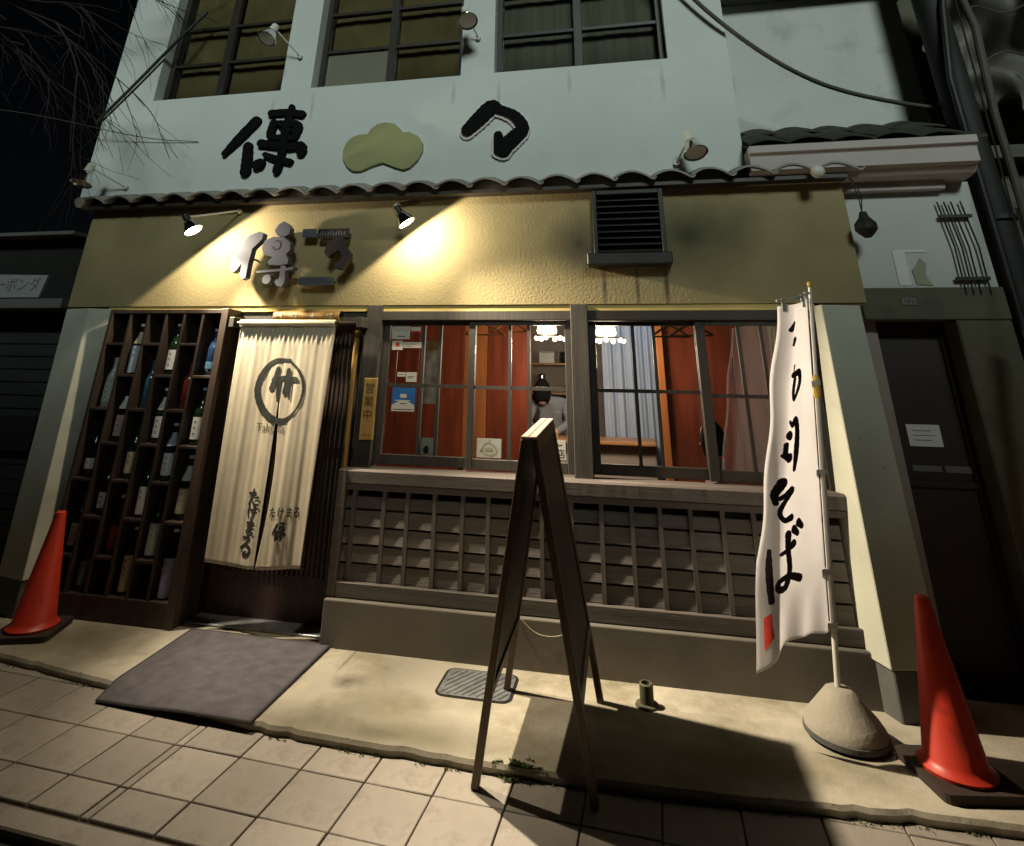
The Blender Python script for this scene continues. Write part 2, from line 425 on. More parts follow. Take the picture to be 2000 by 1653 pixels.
KANA = dict(
 ta=[[(.05,.74,1),(.6,.80,.8)],[(.40,1.0,.9),(.30,.6,1),(.10,.08,.9)],[(.52,.50,.7),(.9,.53,.9)],[(.46,.24,.8),(.62,.08,1),(.95,.10,.9)]],
 ke=[[(.18,.95,1),(.10,.5,1),(.20,.10,.6)],[(.38,.64,.8),(.95,.70,.9)],[(.72,.98,.9),(.74,.4,1),(.52,.0,.7)]],
 ma=[[(.12,.78,.9),(.88,.80,.9)],[(.18,.52,.8),(.82,.54,.9)],[(.52,1.0,.9),(.53,.3,1),(.40,.06,.9),(.16,.14,.8),(.36,.28,.7),(.92,.04,.9)]],
 ru=[[(.2,.92,.9),(.74,.95,.9),(.45,.65,.8),(.12,.36,1),(.5,.56,.7),(.86,.40,1),(.76,.10,1),(.46,.02,.9),(.34,.14,.8),(.58,.22,.7)]])

# ---------------------------------------------------------------- brush strokes and outlines, in metres on their own surface (x, z, width)
OPP_H = 8.1
DEN_BLACK = [[(-2.356,3.604,0.094),(-2.499,3.439,0.085),(-2.606,3.314,0.049)],[(-2.393,3.374,0.078),(-2.379,3.258,0.089),(-2.371,3.137,0.089)],[(-2.228,3.668,0.059),(-2.075,3.666,0.058),(-1.925,3.639,0.06)],[(-2.036,3.718,0.045),(-2.047,3.61,0.064),(-2.058,3.454,0.069),(-2.061,3.285,0.069),(-2.08,3.129,0.071)],[(-2.179,3.575,0.071),(-2.195,3.494,0.071),(-2.193,3.45,0.064)],[(-2.134,3.565,0.051),(-1.981,3.555,0.06),(-1.943,3.511,0.066),(-1.959,3.435,0.06)],[(-2.171,3.442,0.051),(-2.066,3.426,0.047),(-1.96,3.425,0.05)],[(-2.103,3.5,0.029),(-1.991,3.493,0.028)],[(-2.273,3.39,0.067),(-2.134,3.363,0.06),(-1.989,3.339,0.062),(-1.891,3.348,0.065),(-1.881,3.287,0.089)],[(-2.213,3.282,0.044),(-2.096,3.239,0.053),(-1.967,3.205,0.049)],[(-2.272,3.192,0.089),(-2.242,3.202,0.088)]]
NOMA_BLACK = [[(-0.463,3.384,0.096),(-0.37,3.476,0.12),(-0.269,3.571,0.12),(-0.194,3.545,0.071),(-0.078,3.48,0.082),(-0.015,3.375,0.094),(-0.077,3.305,0.115),(-0.147,3.239,0.119),(-0.169,3.202,0.121)],[(-0.211,3.328,0.067),(-0.189,3.21,0.106)]]
PINE = [(-1.504,3.212),(-1.507,3.279),(-1.487,3.345),(-1.447,3.39),(-1.383,3.413),(-1.309,3.411),(-1.284,3.459),(-1.229,3.497),(-1.156,3.507),(-1.082,3.491),(-1.031,3.447),(-1.005,3.409),(-0.944,3.406),(-0.87,3.367),(-0.826,3.303),(-0.824,3.231),(-0.856,3.161),(-0.921,3.101),(-0.976,3.085),(-1.048,3.11),(-1.152,3.154),(-1.236,3.132),(-1.332,3.092),(-1.405,3.096),(-1.462,3.14)]
DEN_METAL = [[(-2.049,2.59),(-2.017,2.575),(-2.02,2.529),(-2.09,2.458),(-2.102,2.347),(-2.105,2.239),(-2.135,2.225),(-2.157,2.265),(-2.159,2.346),(-2.193,2.297),(-2.223,2.277),(-2.255,2.324),(-2.246,2.402),(-2.194,2.507),(-2.129,2.565)],[(-1.925,2.595),(-1.898,2.639),(-1.859,2.664),(-1.826,2.643),(-1.795,2.609),(-1.799,2.562),(-1.836,2.545),(-1.895,2.552)],[(-2.011,2.463),(-1.993,2.521),(-1.925,2.545),(-1.838,2.54),(-1.781,2.496),(-1.769,2.444),(-1.799,2.406),(-1.772,2.367),(-1.776,2.334),(-1.845,2.327),(-1.93,2.332),(-1.942,2.357),(-1.909,2.389),(-1.984,2.41)],[(-2.022,2.272),(-2.022,2.287),(-1.827,2.302),(-1.828,2.325),(-1.788,2.321),(-1.785,2.304),(-1.722,2.313),(-1.72,2.295),(-1.784,2.283),(-1.777,2.203),(-1.797,2.166),(-1.84,2.177),(-1.861,2.209),(-1.826,2.231),(-1.826,2.281)]]
DEN_DOT = [(-1.928,2.224),(-1.893,2.223)]
DEN_EYE = [(-1.888,2.479),(-1.854,2.478)]
NOMA_METAL = [(-1.49,2.412),(-1.478,2.476),(-1.429,2.52),(-1.361,2.524),(-1.334,2.485),(-1.321,2.446),(-1.284,2.408),(-1.281,2.37),(-1.311,2.32),(-1.332,2.289),(-1.372,2.289),(-1.404,2.31),(-1.397,2.334),(-1.358,2.353),(-1.345,2.396),(-1.376,2.427),(-1.42,2.411),(-1.451,2.373)]
BARS = [[(-1.73,2.616),(-1.617,2.549)],[(-1.602,2.612),(-1.344,2.539)],[(-1.704,2.248),(-1.429,2.187)]]
RING = [[(-1.664,1.663,0.021),(-1.786,1.655,0.038),(-1.863,1.582,0.052),(-1.893,1.472,0.06),(-1.85,1.366,0.062),(-1.762,1.291,0.058),(-1.66,1.273,0.042),(-1.583,1.329,0.018),(-1.541,1.413,0.021),(-1.539,1.502,0.026),(-1.582,1.587,0.027),(-1.67,1.659,0.019)]]
TAKE = [[(-1.75,1.604,0.035),(-1.764,1.541,0.038),(-1.782,1.475,0.043)],[(-1.778,1.53,0.033),(-1.692,1.545,0.032)],[(-1.727,1.533,0.033),(-1.727,1.453,0.03),(-1.722,1.397,0.016)],[(-1.667,1.597,0.032),(-1.668,1.522,0.037),(-1.673,1.454,0.043)],[(-1.657,1.536,0.035),(-1.601,1.537,0.035)],[(-1.641,1.523,0.018),(-1.634,1.41,0.014)]]
NOREN_TEXT = [(-1.851,1.228),(-1.647,1.234),(-1.791,0.812),(-1.794,0.73),(-1.791,0.649),(-1.802,0.543),(-1.632,0.739),(-1.573,0.742),(-1.516,0.745),(-1.467,0.748),(-1.571,0.643)]
FLAG_STROKES = [[(0.3075,-0.0983,0.0158),(0.3256,-0.1342,0.0286)],[(0.2986,-0.1856,0.0286),(0.309,-0.2168,0.0158)],[(0.2823,-0.3245,0.0127),(0.2827,-0.3526,0.0093)],[(0.2856,-0.3728,0.0318),(0.2316,-0.3666,0.0382),(0.2194,-0.4212,0.0318),(0.2579,-0.4976,0.019),(0.2697,-0.4633,0.0255),(0.2664,-0.3931,0.0255)],[(0.2967,-0.6022,0.0206),(0.2745,-0.6193,0.0289),(0.2405,-0.6022,0.0413),(0.2283,-0.6568,0.0454),(0.2379,-0.741,0.0495),(0.2501,-0.8315,0.0248)],[(0.3019,-0.6646,0.0454),(0.2934,-0.6692,0.0454)],[(0.3171,-0.7067,0.0248),(0.3171,-0.7504,0.0248)],[(0.3271,-0.7582,0.0206),(0.2923,-0.7722,0.0495)],[(0.3138,-0.8845,0.0495),(0.3419,-0.936,0.0289),(0.3393,-0.9797,0.0206)],[(0.3256,-0.9578,0.0206),(0.2546,-0.922,0.033),(0.3097,-0.9844,0.0248),(0.3249,-1.0249,0.0206),(0.3023,-1.0546,0.0248),(0.2542,-1.0468,0.033)],[(0.2375,-1.1014,0.0413),(0.2113,-1.1216,0.0289)],[(0.205,-1.0764,0.0413),(0.1787,-1.0951,0.0289)],[(0.3482,-1.1872,0.0102),(0.34,-1.2823,0.0206),(0.3297,-1.3697,0.0206)],[(0.3101,-1.2043,0.0165),(0.2372,-1.1606,0.0372)],[(0.2775,-1.1201,0.0454),(0.276,-1.1794,0.033),(0.2575,-1.2667,0.0289),(0.2723,-1.3338,0.0289),(0.3064,-1.3338,0.0248),(0.303,-1.3073,0.0206),(0.252,-1.2964,0.0289),(0.1939,-1.3135,0.0372)]]

# ---------------------------------------------------------------- ground
road = struct(B().box(-250, 250, -250, 250, -.30, .010).obj('road', 'asphalt'))
EDGE = [(-6,-.60),(-2.9,-.635),(-2.07,-.75),(-1.55,-.86),(-1.07,-.93),(-.5,-.95),(-.07,-.962),(.4,-.966),(1.0,-.945),(1.3,-.917),(1.6,-.885),(2.4,-.86),(5,-.85)]
def edge_y(x):
    for (a, ya), (c, yc) in zip(EDGE, EDGE[1:]):
        if a <= x <= c: return ya + (yc-ya)*(x-a)/(c-a)
    return EDGE[-1][1]
TH, TX, TY, TS, TZ = -.0519, -1.9489, -1.0483, .29145, .045     # the paving grid: turn, origin, tile size, level
def tl(u, w): return (TX + u*math.cos(TH) - w*math.sin(TH), TY + u*math.sin(TH) + w*math.cos(TH))
def quad(u0, u1, w0, w1): return [tl(u0, w0), tl(u1, w0), tl(u1, w1), tl(u0, w1)]
pave = struct(B().prism_z(quad(-4.2, 6.6, -.483, .72), .012, .034).obj('pavement', 'grout'))
rows = [(2*TS, 3*TS), (TS, 2*TS), (0, TS), (-TS, 0), (-.474, -TS)]
tile_cache = {}
for ri, (w0, w1) in enumerate(rows):
    for c in range(-13, 21):
        spans = [(c*TS, c*TS+TS)]
        if c == 1: spans = [(TS, .541), (.541, 2*TS)]
        for u0, u1 in spans:
            g = .0030 if ri != 4 else .0042
            key = (round(u1-u0, 3), round(w1-w0, 3))
            if key not in tile_cache:
                hw, hd = key[0]/2-g, key[1]/2-g
                me = setmat(B().box(-hw, hw, -hd, hd, -.022, 0).mesh('paving_tile'), 'tile_beige')
                bm = bmesh.new(); bm.from_mesh(me)
                bmesh.ops.bevel(bm, geom=[e for e in bm.edges if all(v.co.z > -.001 for v in e.verts)], offset=.0025, segments=1, affect='EDGES')
                bm.to_mesh(me); bm.free(); tile_cache[key] = me
            x, y = tl((u0+u1)/2, (w0+w1)/2)
            if y > edge_y(x)+.32: continue
            inst('paving_tile', tile_cache[key], pave, (x, y, TZ+random.uniform(-.003, .0)), (random.uniform(-.004,.004), random.uniform(-.004,.004), TH+random.uniform(-.004,.004)))
kerb = struct(B().prism_z(quad(-4.2, 6.6, -.585, -.486), .012, .041).obj('kerb', 'tile_beige', bevel=.006))
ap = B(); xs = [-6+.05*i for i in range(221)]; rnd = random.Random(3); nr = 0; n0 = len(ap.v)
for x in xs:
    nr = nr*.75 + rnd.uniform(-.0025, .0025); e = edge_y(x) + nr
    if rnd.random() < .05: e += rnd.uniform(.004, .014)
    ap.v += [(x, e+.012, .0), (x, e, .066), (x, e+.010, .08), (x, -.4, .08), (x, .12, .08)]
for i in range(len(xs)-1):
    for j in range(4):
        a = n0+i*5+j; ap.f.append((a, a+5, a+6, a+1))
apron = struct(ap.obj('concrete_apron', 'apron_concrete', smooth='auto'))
# moss and fine grass along the step
mo = B(); rnd = random.Random(5)
def tuft(x, y, s, n):
    for _ in range(n):
        px, py = x+rnd.gauss(0, s), y+rnd.gauss(0, s*.35); h = rnd.uniform(.003, .010); a = rnd.uniform(0, 6.28); w = .004
        i0 = len(mo.v); dx, dy = math.cos(a)*w, math.sin(a)*w
        z = TZ if py < edge_y(px) else .08
        mo.v += [(px-dx, py-dy, z), (px+dx, py+dy, z), (px+rnd.uniform(-.012,.012), py+rnd.uniform(-.012,.012), z+h)]; mo.f.append((i0, i0+1, i0+2))
x = -2.8
while x < 2.4:
    tuft(x, edge_y(x)-.012, .02, rnd.choice((0, 0, 0, 3, 9))); x += .03
for _ in range(60): tuft(.12+rnd.gauss(0,.040), edge_y(.12)+.004+rnd.gauss(0,.016), .010, 16)
mo_o = mo.obj('moss', 'moss'); mo_o['kind'] = 'stuff'; mo_o['label'] = 'moss and fine grass along the broken concrete step'

# ---------------------------------------------------------------- the restaurant building
bld = thing('restaurant_building', 'two-storey restaurant with white upper wall, ochre plaster band and dark timber front', 'building', (-1, 0, .08))
# upper wall with three window openings
WIN = [(-3.49, -2.19), (-1.90, -.545), (-.262, 1.115)]; WZ0, WZ1, TOP = 3.90, 5.30, 6.3
uw = B(); xl, xr = -3.985, 1.56
uw.box(xl, xr, 0, .25, 2.90, WZ0); uw.box(xl, xr, 0, .25, WZ1, TOP)
ex = [xl] + [q for w in WIN for q in w] + [xr]
for a, c in zip(ex[::2], ex[1::2]): uw.box(a, c, 0, .25, WZ0, WZ1)
uw.box(xl, xl+.25, .25, 4.2, 2.90, TOP); uw.box(xr-.25, xr, .25, 4.2, 2.90, TOP); uw.box(xl, xr, 4.2, 4.4, 2.9, TOP)
uw.obj('upper_wall', 'plaster_white', bld)
B().box(xl-.1, xr+.1, -.15, 4.5, TOP, TOP+.12).obj('roof_slab', 'olive_dark', bld)
B().box(xl+.26, xr-.26, .26, 4.19, 2.905, 3.0).obj('upper_floor', 'room_beige', bld)
for wi, (a, c) in enumerate(WIN):
    fr = B(); y0, y1 = .10, .17; t = .05
    fr.box(a, a+t, y0, y1, WZ0, WZ1); fr.box(c-t, c, y0, y1, WZ0, WZ1)
    fr.box(a+t, c-t, y0+.002, y1, WZ0, WZ0+t); fr.box(a+t, c-t, y0+.002, y1, WZ1-t, WZ1)
    f = fr.obj('upper_window', 'frame_dark', bld, bevel=.004)
    mid = (a+c)/2 - (.06 if wi == 0 else .0)
    B().box(mid-.035, mid+.035, y0+.004, y1-.004, WZ0+t, WZ1-t).obj('mullion', 'frame_dark', f, bevel=.003)
    for zz in (4.315, 4.72):
        for (p, q) in ((a+t, mid-.035), (mid+.035, c-t)):
            B().box(p, q, y0+.01, y1-.01, zz-.014, zz+.014).obj('muntin', 'frame_dark', f)
    zs = [WZ0+t, 4.301, 4.329, 4.706, 4.734, WZ1-t]
    for (p, q) in ((a+t, mid-.035), (mid+.035, c-t)):
        for k in range(0, 6, 2): B().box(p, q, .128, .132, zs[k], zs[k+1]).obj('pane', 'upper_glass', f)
    if wi == 1: B().box(a+.055, mid-.04, .134, .136, WZ0+.055, 4.30).obj('white_paper', 'paper_white', f)
    cm = 'curtain_grey' if wi == 2 else 'curtain_brown'
    amp = .002
    B().grid(lambda u, v: (a+.02+(c-a-.04)*u, .215+amp*math.sin(u*62)+.002*math.sin(u*23+v), WZ0-.02+(WZ1-WZ0)*v), 120, 4).obj('curtain', cm, f, smooth=True, solid=.002)
# ochre band, yellow trim
lw = B(); LX0, LX1 = -3.79, 2.15
lw.box(LX0, LX1, 0, .2, 2.05, 2.90)
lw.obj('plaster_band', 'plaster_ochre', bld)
B().box(-3.40, 1.85, .012, .18, 2.008, 2.048).obj('trim_strip', 'trim_yellow', bld)
# vent
vt = B(); a, c, z0, z1 = .488, .975, 2.375, 2.825
vt.box(a, a+.03, -.09, -.002, z0, z1); vt.box(c-.03, c, -.09, -.002, z0, z1); vt.box(a+.03, c-.03, -.088, -.002, z1-.03, z1)
vt.box(a+.03, c-.03, -.012, -.002, z0, z1-.03)
vent = vt.obj('louvre_vent', 'dark_metal', bld, bevel=.003)
for i in range(9):
    z = z0+.028+i*.045
    B().hexa([(a+.03,-.075,z-.014),(c-.03,-.075,z-.014),(c-.03,-.02,z+.012),(a+.03,-.02,z+.012),(a+.03,-.075,z-.009),(c-.03,-.075,z-.009),(c-.03,-.02,z+.017),(a+.03,-.02,z+.017)]).obj('louvre_slat', 'dark_metal', vent)
B().box(.44, 1.0, -.125, -.002, 2.295, 2.373).obj('vent_sill', 'dark_metal', vent, bevel=.006)
# tiled eave
eave = B().box(-3.76, 2.16, -.105, -.002, 2.842, 2.866).obj('tiled_eave', 'frame_dark', bld)
TW = .262
prof = []
for i in range(17):
    u = i/16; x = (u-.5)*(TW+.03)
    prof.append((x, .044*math.sin(math.pi*min(1, u/.84)) if u < .84 else -.016*math.sin(math.pi*(u-.84)/.16)))
tb = B()
for (y, dz) in ((-.165, 0.), (.01, .06)):
    tb.v += [(x, y, z+dz) for x, z in prof] + [(x, y, z+dz+.014) for x, z in prof]
n = len(prof)
for i in range(n-1):
    tb.f += [(i, i+1, 2*n+i+1, 2*n+i), (n+i, 3*n+i, 3*n+i+1, n+i+1), (i, n+i, n+i+1, i+1), (2*n+i, 2*n+i+1, 3*n+i+1, 3*n+i)]
tb.f += [(0, 2*n, 3*n, n), (n-1, 2*n-1, 4*n-1, 3*n-1)]
tile_me = setmat(tb.mesh('roof_tile'), 'roof_tile')
x = -3.66; k = 0
while x < 2.2:
    inst('roof_tile', tile_me, eave, (x, random.uniform(-.006, .004), 2.880+(k % 2)*.0015), (0, random.uniform(-.012,.012), random.uniform(-.008,.008))); x += TW; k += 1
B().tube([(-3.79,-.17,2.885),(-3.79,.0,2.945)], .045, 12).obj('verge_tile', 'roof_tile', eave, smooth='auto')
B().lathe([(.0,-.03),(.03,-.028),(.042,-.01),(.042,.02),(.02,.035),(0,.037)], (1.955,-.18,2.862), 14, axis=(.3,-1,-.1)).obj('white_cap', 'lamp_white', eave, smooth=True)
# pillars: battered concrete, proud at the foot
def pillar(top, bot):          # each: x of back inner, front inner, front outer, back outer edge
    p = B(); yt, yb = -.075, -.235; N = 8
    for i in range(N+1):
        t = i/N; z = 2.03 + (.285-2.03)*t; y = yt + (yb-yt)*t; xs = [a+(c-a)*t for a, c in zip(top, bot)]
        p.v += [(xs[0], .14, z), (xs[0], .0, z), (xs[1], y, z), (xs[2], y+.055, z), (xs[3], .14, z)]
    for i in range(N):
        for j in range(5):
            a = i*5+j; c = i*5+(j+1) % 5; p.f.append((a, c, c+5, a+5))
    p.f.append((0,1,2,3,4)); e = N*5; p.f.append((e+4, e+3, e+2, e+1, e))
    o = p.obj('pillar', 'concrete_pillar', bld, bevel=.004)
    f = B(); sg = 1 if bot[2] > bot[1] else -1; q = [bot[0]+.012*sg, bot[1]+.012*sg, bot[2]-.012*sg, bot[3]-.012*sg]
    f.prism_z([(q[0],.13),(q[0],.0),(q[1],-.225),(q[2],-.17),(q[3],.13)], .07, .283)
    f.obj('pillar_foot', 'pillar_base', o, bevel=.006)
pillar((1.842, 1.862, 2.10, 2.10), (1.735, 1.825, 2.085, 2.085)); pillar((-3.365, -3.50, -3.77, -3.77), (-3.21, -3.285, -3.55, -3.55))
# posts, head beam, sill
for a, c in ((-1.166, -1.05), (.306, .421)):
    B().box(a, c, -.012, .12, 1.0, 2.047).obj('post', 'timber_post', bld, bevel=.004)
B().box(-1.05, .306, .0, .12, 1.945, 2.006).obj('head_beam', 'timber_post', bld, bevel=.003)
B().box(.421, 1.829, .0, .12, 1.945, 2.006).obj('head_beam', 'frame_dark', bld, bevel=.003)
B().box(-3.28, -1.166, .03, .12, 1.92, 2.006).obj('head_beam', 'timber_post', bld, bevel=.003)
B().box(1.756, 1.80, -.006, .12, .32, 1.945).obj('end_post', 'frame_dark', bld, bevel=.003)
# worn sill board
sb = B(); N = 90; rnd = random.Random(11)
for i in range(N+1):
    x = -1.165 + (1.80+1.165)*i/N; j = rnd.uniform(-.0005, .0005)
    sb.v += [(x, -.08+j, .925), (x, -.084+j, .992), (x, -.074+j, 1.004+j*.5), (x, .06, 1.008), (x, .06, .925)]
for i in range(N):
    for j in range(5):
        a = i*5+j; c = i*5+(j+1) % 5; sb.f.append((a, c, c+5, a+5))
sb.f += [(0,1,2,3,4), tuple(N*5+j for j in (4,3,2,1,0))]
sb.obj('window_sill', 'timber_sill', bld)
B().box(-1.166, 1.80, -.070, .05, .885, .922).obj('rail', 'timber_sill', bld, bevel=.004)
B().box(-1.166, 1.80, -.088, .05, .317, .395).obj('bottom_rail', 'timber_grey', bld, bevel=.004)
B().box(-1.225, -1.169, -.088, .05, .317, 1.0).obj('corner_post', 'timber_sill', bld, bevel=.004)
# sashes
def sash(a, c, y, vx, hz, z0=1.02, z1=1.943, st=.045, wide_left=None, parent=bld):
    wl_ = wide_left or st; f = B(); t = .032
    f.box(a, a+wl_, y, y+t, z0, z1); f.box(c-st, c, y, y+t, z0, z1)
    f.box(a+wl_, c-st, y+.002, y+t-.002, z0, z0+.062); f.box(a+wl_, c-st, y+.002, y+t-.002, z1-.03, z1)
    o = f.obj('sliding_sash', 'frame_dark' if a > .35 else 'timber_post', parent, bevel=.003)
    mm = 'frame_dark' if a > .35 else 'timber_post'
    xs = [a+wl_] + [q for v in vx for q in (v-.011, v+.011)] + [c-st]
    for v in vx: B().box(v-.011, v+.011, y+.004, y+t-.004, z0+.062, z1-.03).obj('muntin', mm, o)
    for p, q in zip(xs[::2], xs[1::2]):
        B().box(p, q, y+.006, y+t-.006, hz-.011, hz+.011).obj('muntin', mm, o)
        for (za, zb) in ((z0+.062, hz-.011), (hz+.011, z1-.03)):
            pn = B().box(-(q-p)/2, (q-p)/2, -.0015, .0015, -(zb-za)/2, (zb-za)/2).obj('pane', 'window_glass')
            pn.location = ((p+q)/2, y+t/2, (za+zb)/2)
            pn.rotation_euler = (random.uniform(-.003,.003), 0, random.uniform(-.004,.004)); attach(pn, o)
sash(-1.05, -.365, .062, (-.749, -.625), 1.513)
sash(-.405, .306, .024, (-.116, .013), 1.510)
sash(.421, 1.152, .062, (.712, .847), 1.508)
sash(1.11, 1.756, .024, (1.374, 1.512), 1.492, wide_left=.06)
# plinth
pl = B(); pl.box(-1.22, 1.80, -.12, .12, .075, .313); pl.obj('plinth', 'plinth_grey', bld, bevel=.007, segs=2)
# lattice over lapped boards
lat = B().box(-1.165, 1.755, .0, .05, .39, .885).obj('lattice_panel', 'near_black', bld)
for i in range(5):
    z0 = .398+i*.096; z1 = min(z0+.082, .845)
    x = -1.165
    B().hexa([(x,-.0545,z0),(1.755,-.0545,z0),(1.755,-.03,z0),(x,-.03,z0),(x,-.044,z1),(1.755,-.044,z1),(1.755,-.02,z1),(x,-.02,z1)]).obj('lapped_board', 'board_brown', lat)
slx = [.618+(q-.618)*.984 for q in (-.931,-.767,-.588,-.411,-.238,-.069,.1,.277,.455,.629,.799,.975,1.151,1.326,1.50,1.675)]
sl_me = setmat(B().box(-.0125, .0125, -.066, -.02, .394, .886).mesh('slat'), 'slat_brown')
for x in [-1.105] + slx: inst('slat', sl_me, lat, (x+random.uniform(-.003,.003), random.uniform(-.002,.002), 0), (0, random.uniform(-.006,.006), 0))
# doorway: sliding lattice door, threshold, jambs
door = B().box(-2.17, -1.172, .128, .15, .09, .34).box(-2.17, -1.172, .128, .15, 1.86, 1.92).box(-2.17, -2.13, .12, .15, .34, 1.86).box(-1.212, -1.172, .12, .15, .34, 1.86).box(-2.13,-1.212,.124,.146,1.04,1.10).obj('lattice_door', 'door_wood', bld)
ds = setmat(B().box(-.009, .009, .115, .14, .34, 1.86).mesh('slat'), 'door_wood')
for i in range(25): inst('slat', ds, door, (-2.105+i*.0355, 0, 0))
B().box(-2.13, -1.212, .142, .146, .34, 1.86).obj('pane', 'curtain_brown', door)
B().box(-2.2, -1.17, -.02, .16, .081, .094).obj('threshold', 'steel_cover', bld, bevel=.003)
B().box(-1.172, -1.15, -.01, .16, .313, 1.92).obj('jamb', 'door_wood', bld)
# hidden body of the ground floor: end walls, room shell
B().box(LX0, -3.31, .155, .3, .08, 2.05).obj('side_wall', 'olive_dark', bld)
B().box(-3.31, -2.172, .135, .2, .08, 2.05).obj('side_wall', 'near_black', bld)
room = B(); 
room.box(-2.4, -2.3, .2, 3.6, .05, 2.6); room.box(2.15, 2.25, .2, 3.6, .05, 2.6); room.box(-2.3, 2.15, 3.5, 3.6, .05, 2.6)
room.obj('room_wall', 'room_beige', bld)
B().box(-2.3, 2.15, .2, 3.5, .05, .1).obj('room_floor', 'room_floor', bld)
B().box(-2.3, 2.15, .21, 3.5, 2.5, 2.6).obj('room_ceiling', 'ceiling', bld)
# red timber partitions of upright boards
def partition(x0, x1, y, w, z1, last):
    p = thing_part = B().box(x0, x1, y+.02, y+.04, .1, z1).obj('wood_partition', 'wood_red', bld)
    x = x0; i = 0
    while x < x1-.01:
        e = min(x+w, x1); B().box(x+.002, e-.002, y+random.uniform(-.002,.004), y+.02, .1, z1).obj('board', 'wood_orange' if (i == last) else 'wood_red', p, bevel=.003); x = e; i += 1
partition(-1.9, -.25, 2.0, .24, 2.45, 4)
partition(.98, 2.14, 1.55, .30, 2.45, -1)
B().box(.94, 1.0, 1.50, 1.60, .1, 2.45).obj('partition_post', 'wood_orange', bld, bevel=.004)
B().box(-.6, -.56, .6, 1.9, .1, 1.0).obj('booth_side', 'wood_red', bld)
B().box(.19, .29, 1.1, 1.14, 1.19, 1.82).obj('wood_panel', 'hanger_wood', bld, bevel=.004)
B().box(-.9, .26, 3.1, 3.4, 1.72, 1.74).box(-.9, .26, 3.1, 3.4, 1.40, 1.42).box(-.9,-.87,3.1,3.4,.9,2.3).obj('wall_shelf', 'hanger_wood', bld)

# ---------------------------------------------------------------- signs on the upper wall
o = brush_solid(B(), DEN_BLACK, -.034, .0).obj('sign_character', 'black_paint')
tag(o, 'large black brush-written character with person radical on white upper wall', 'sign')
t = thing('sign_character', 'large black hooked character with pale backing at right on white upper wall', 'sign', (.0, 0, 3.3))
brush_solid(B(), NOMA_BLACK, -.045, -.024, 12).obj('character_face', 'black_paint', t)
brush_solid(B(), [[(x-.006, z-.012, w+.03) for x, z, w in s] for s in NOMA_BLACK], -.022, 0, 12).obj('backing', 'pale_board', t)
t = thing('pine_emblem', 'olive pine-shaped emblem board between the two black characters', 'sign', (-.95, 0, 3.2))
B().prism(PINE, -.028, 0).obj('emblem_board', 'olive_board', t, bevel=.003)
em = B()
for i in range(9): brush_flat(em, [[(-1.05+i*.024, 3.225, .003), (-1.045+i*.024, 3.24+.006*(i % 2), .003)]], lambda x, z, k: (x, -.0296, z), 2)
em.obj('faint_lettering', 'sticker_olive', t)
# ---------------------------------------------------------------- metal sign on the ochre band
t = thing('metal_sign_character', 'raised grey metal character on lit ochre wall above the curtain', 'sign', (-1.9, 0, 2.2))
mb = B()
for p in DEN_METAL: mb.prism(p, -.155, -.095)
(cx, cz), (ex_, _) = DEN_DOT; mb.prism([(cx+abs(ex_-cx)*math.cos(a*R(30)), cz+abs(ex_-cx)*math.sin(a*R(30))) for a in range(12)], -.155, -.095)
mb.obj('character_face', 'brushed_metal', t)
(cx, cz), (ex_, _) = DEN_EYE; r = abs(ex_-cx)
brush_flat(B(), [[(cx+r*math.cos(R(a)), cz+r*math.sin(R(a)), .009) for a in range(200, 480, 30)]], lambda x, z, k: (x, -.1565, z)).obj('engraved_ring', 'dark_plate', t)
sp = B()
for p in DEN_METAL:
    cx = sum(q[0] for q in p)/len(p); cz = sum(q[1] for q in p)/len(p); sp.tube([(cx, -.096, cz), (cx, .0, cz)], .008, 8)
sp.obj('standoff', 'dark_metal', t)
t = thing('metal_sign_character', 'small dark metal hooked character standing off the lit ochre wall', 'sign', (-1.4, 0, 2.3))
B().prism(NOMA_METAL, -.155, -.10).obj('character_face', 'dark_plate', t)
B().tube([(-1.42, -.101, 2.45), (-1.42, 0, 2.45)], .008, 8).obj('standoff', 'dark_metal', t)
for (a, c), lb, mt in zip(BARS, ('tiny glossy square plate above the grey metal character', 'long dark plate with small print above the dark hooked character', 'clear silver plate with small print below the dark hooked character'), ('brushed_metal', 'dark_plate', 'brushed_metal')):
    t = thing('name_plate', lb, 'sign plate', (a[0], 0, c[1]))
    B().box(a[0], c[0], -.085, -.075, c[1], a[1]).obj('plate', mt, t, bevel=.002)
    B().tube([(a[0]+.02, -.076, (a[1]+c[1])/2), (a[0]+.02, 0, (a[1]+c[1])/2)], .005, 6).obj('standoff', 'dark_metal', t)
    B().tube([(c[0]-.02, -.076, (a[1]+c[1])/2), (c[0]-.02, 0, (a[1]+c[1])/2)], .005, 6).obj('standoff', 'dark_metal', t)
    pb = B(); nn = int((c[0]-a[0])/.022)
    for i in range(1, nn): brush_flat(pb, [[(a[0]+.022*i, c[1]+.022, .004), (a[0]+.022*i+.006, c[1]+.042+.006*(i % 3), .004)]], lambda x, z, k: (x, -.0862, z), 2)
    pb.obj('small_print', 'ink_grey' if mt != 'dark_plate' else 'clip_clear', t)

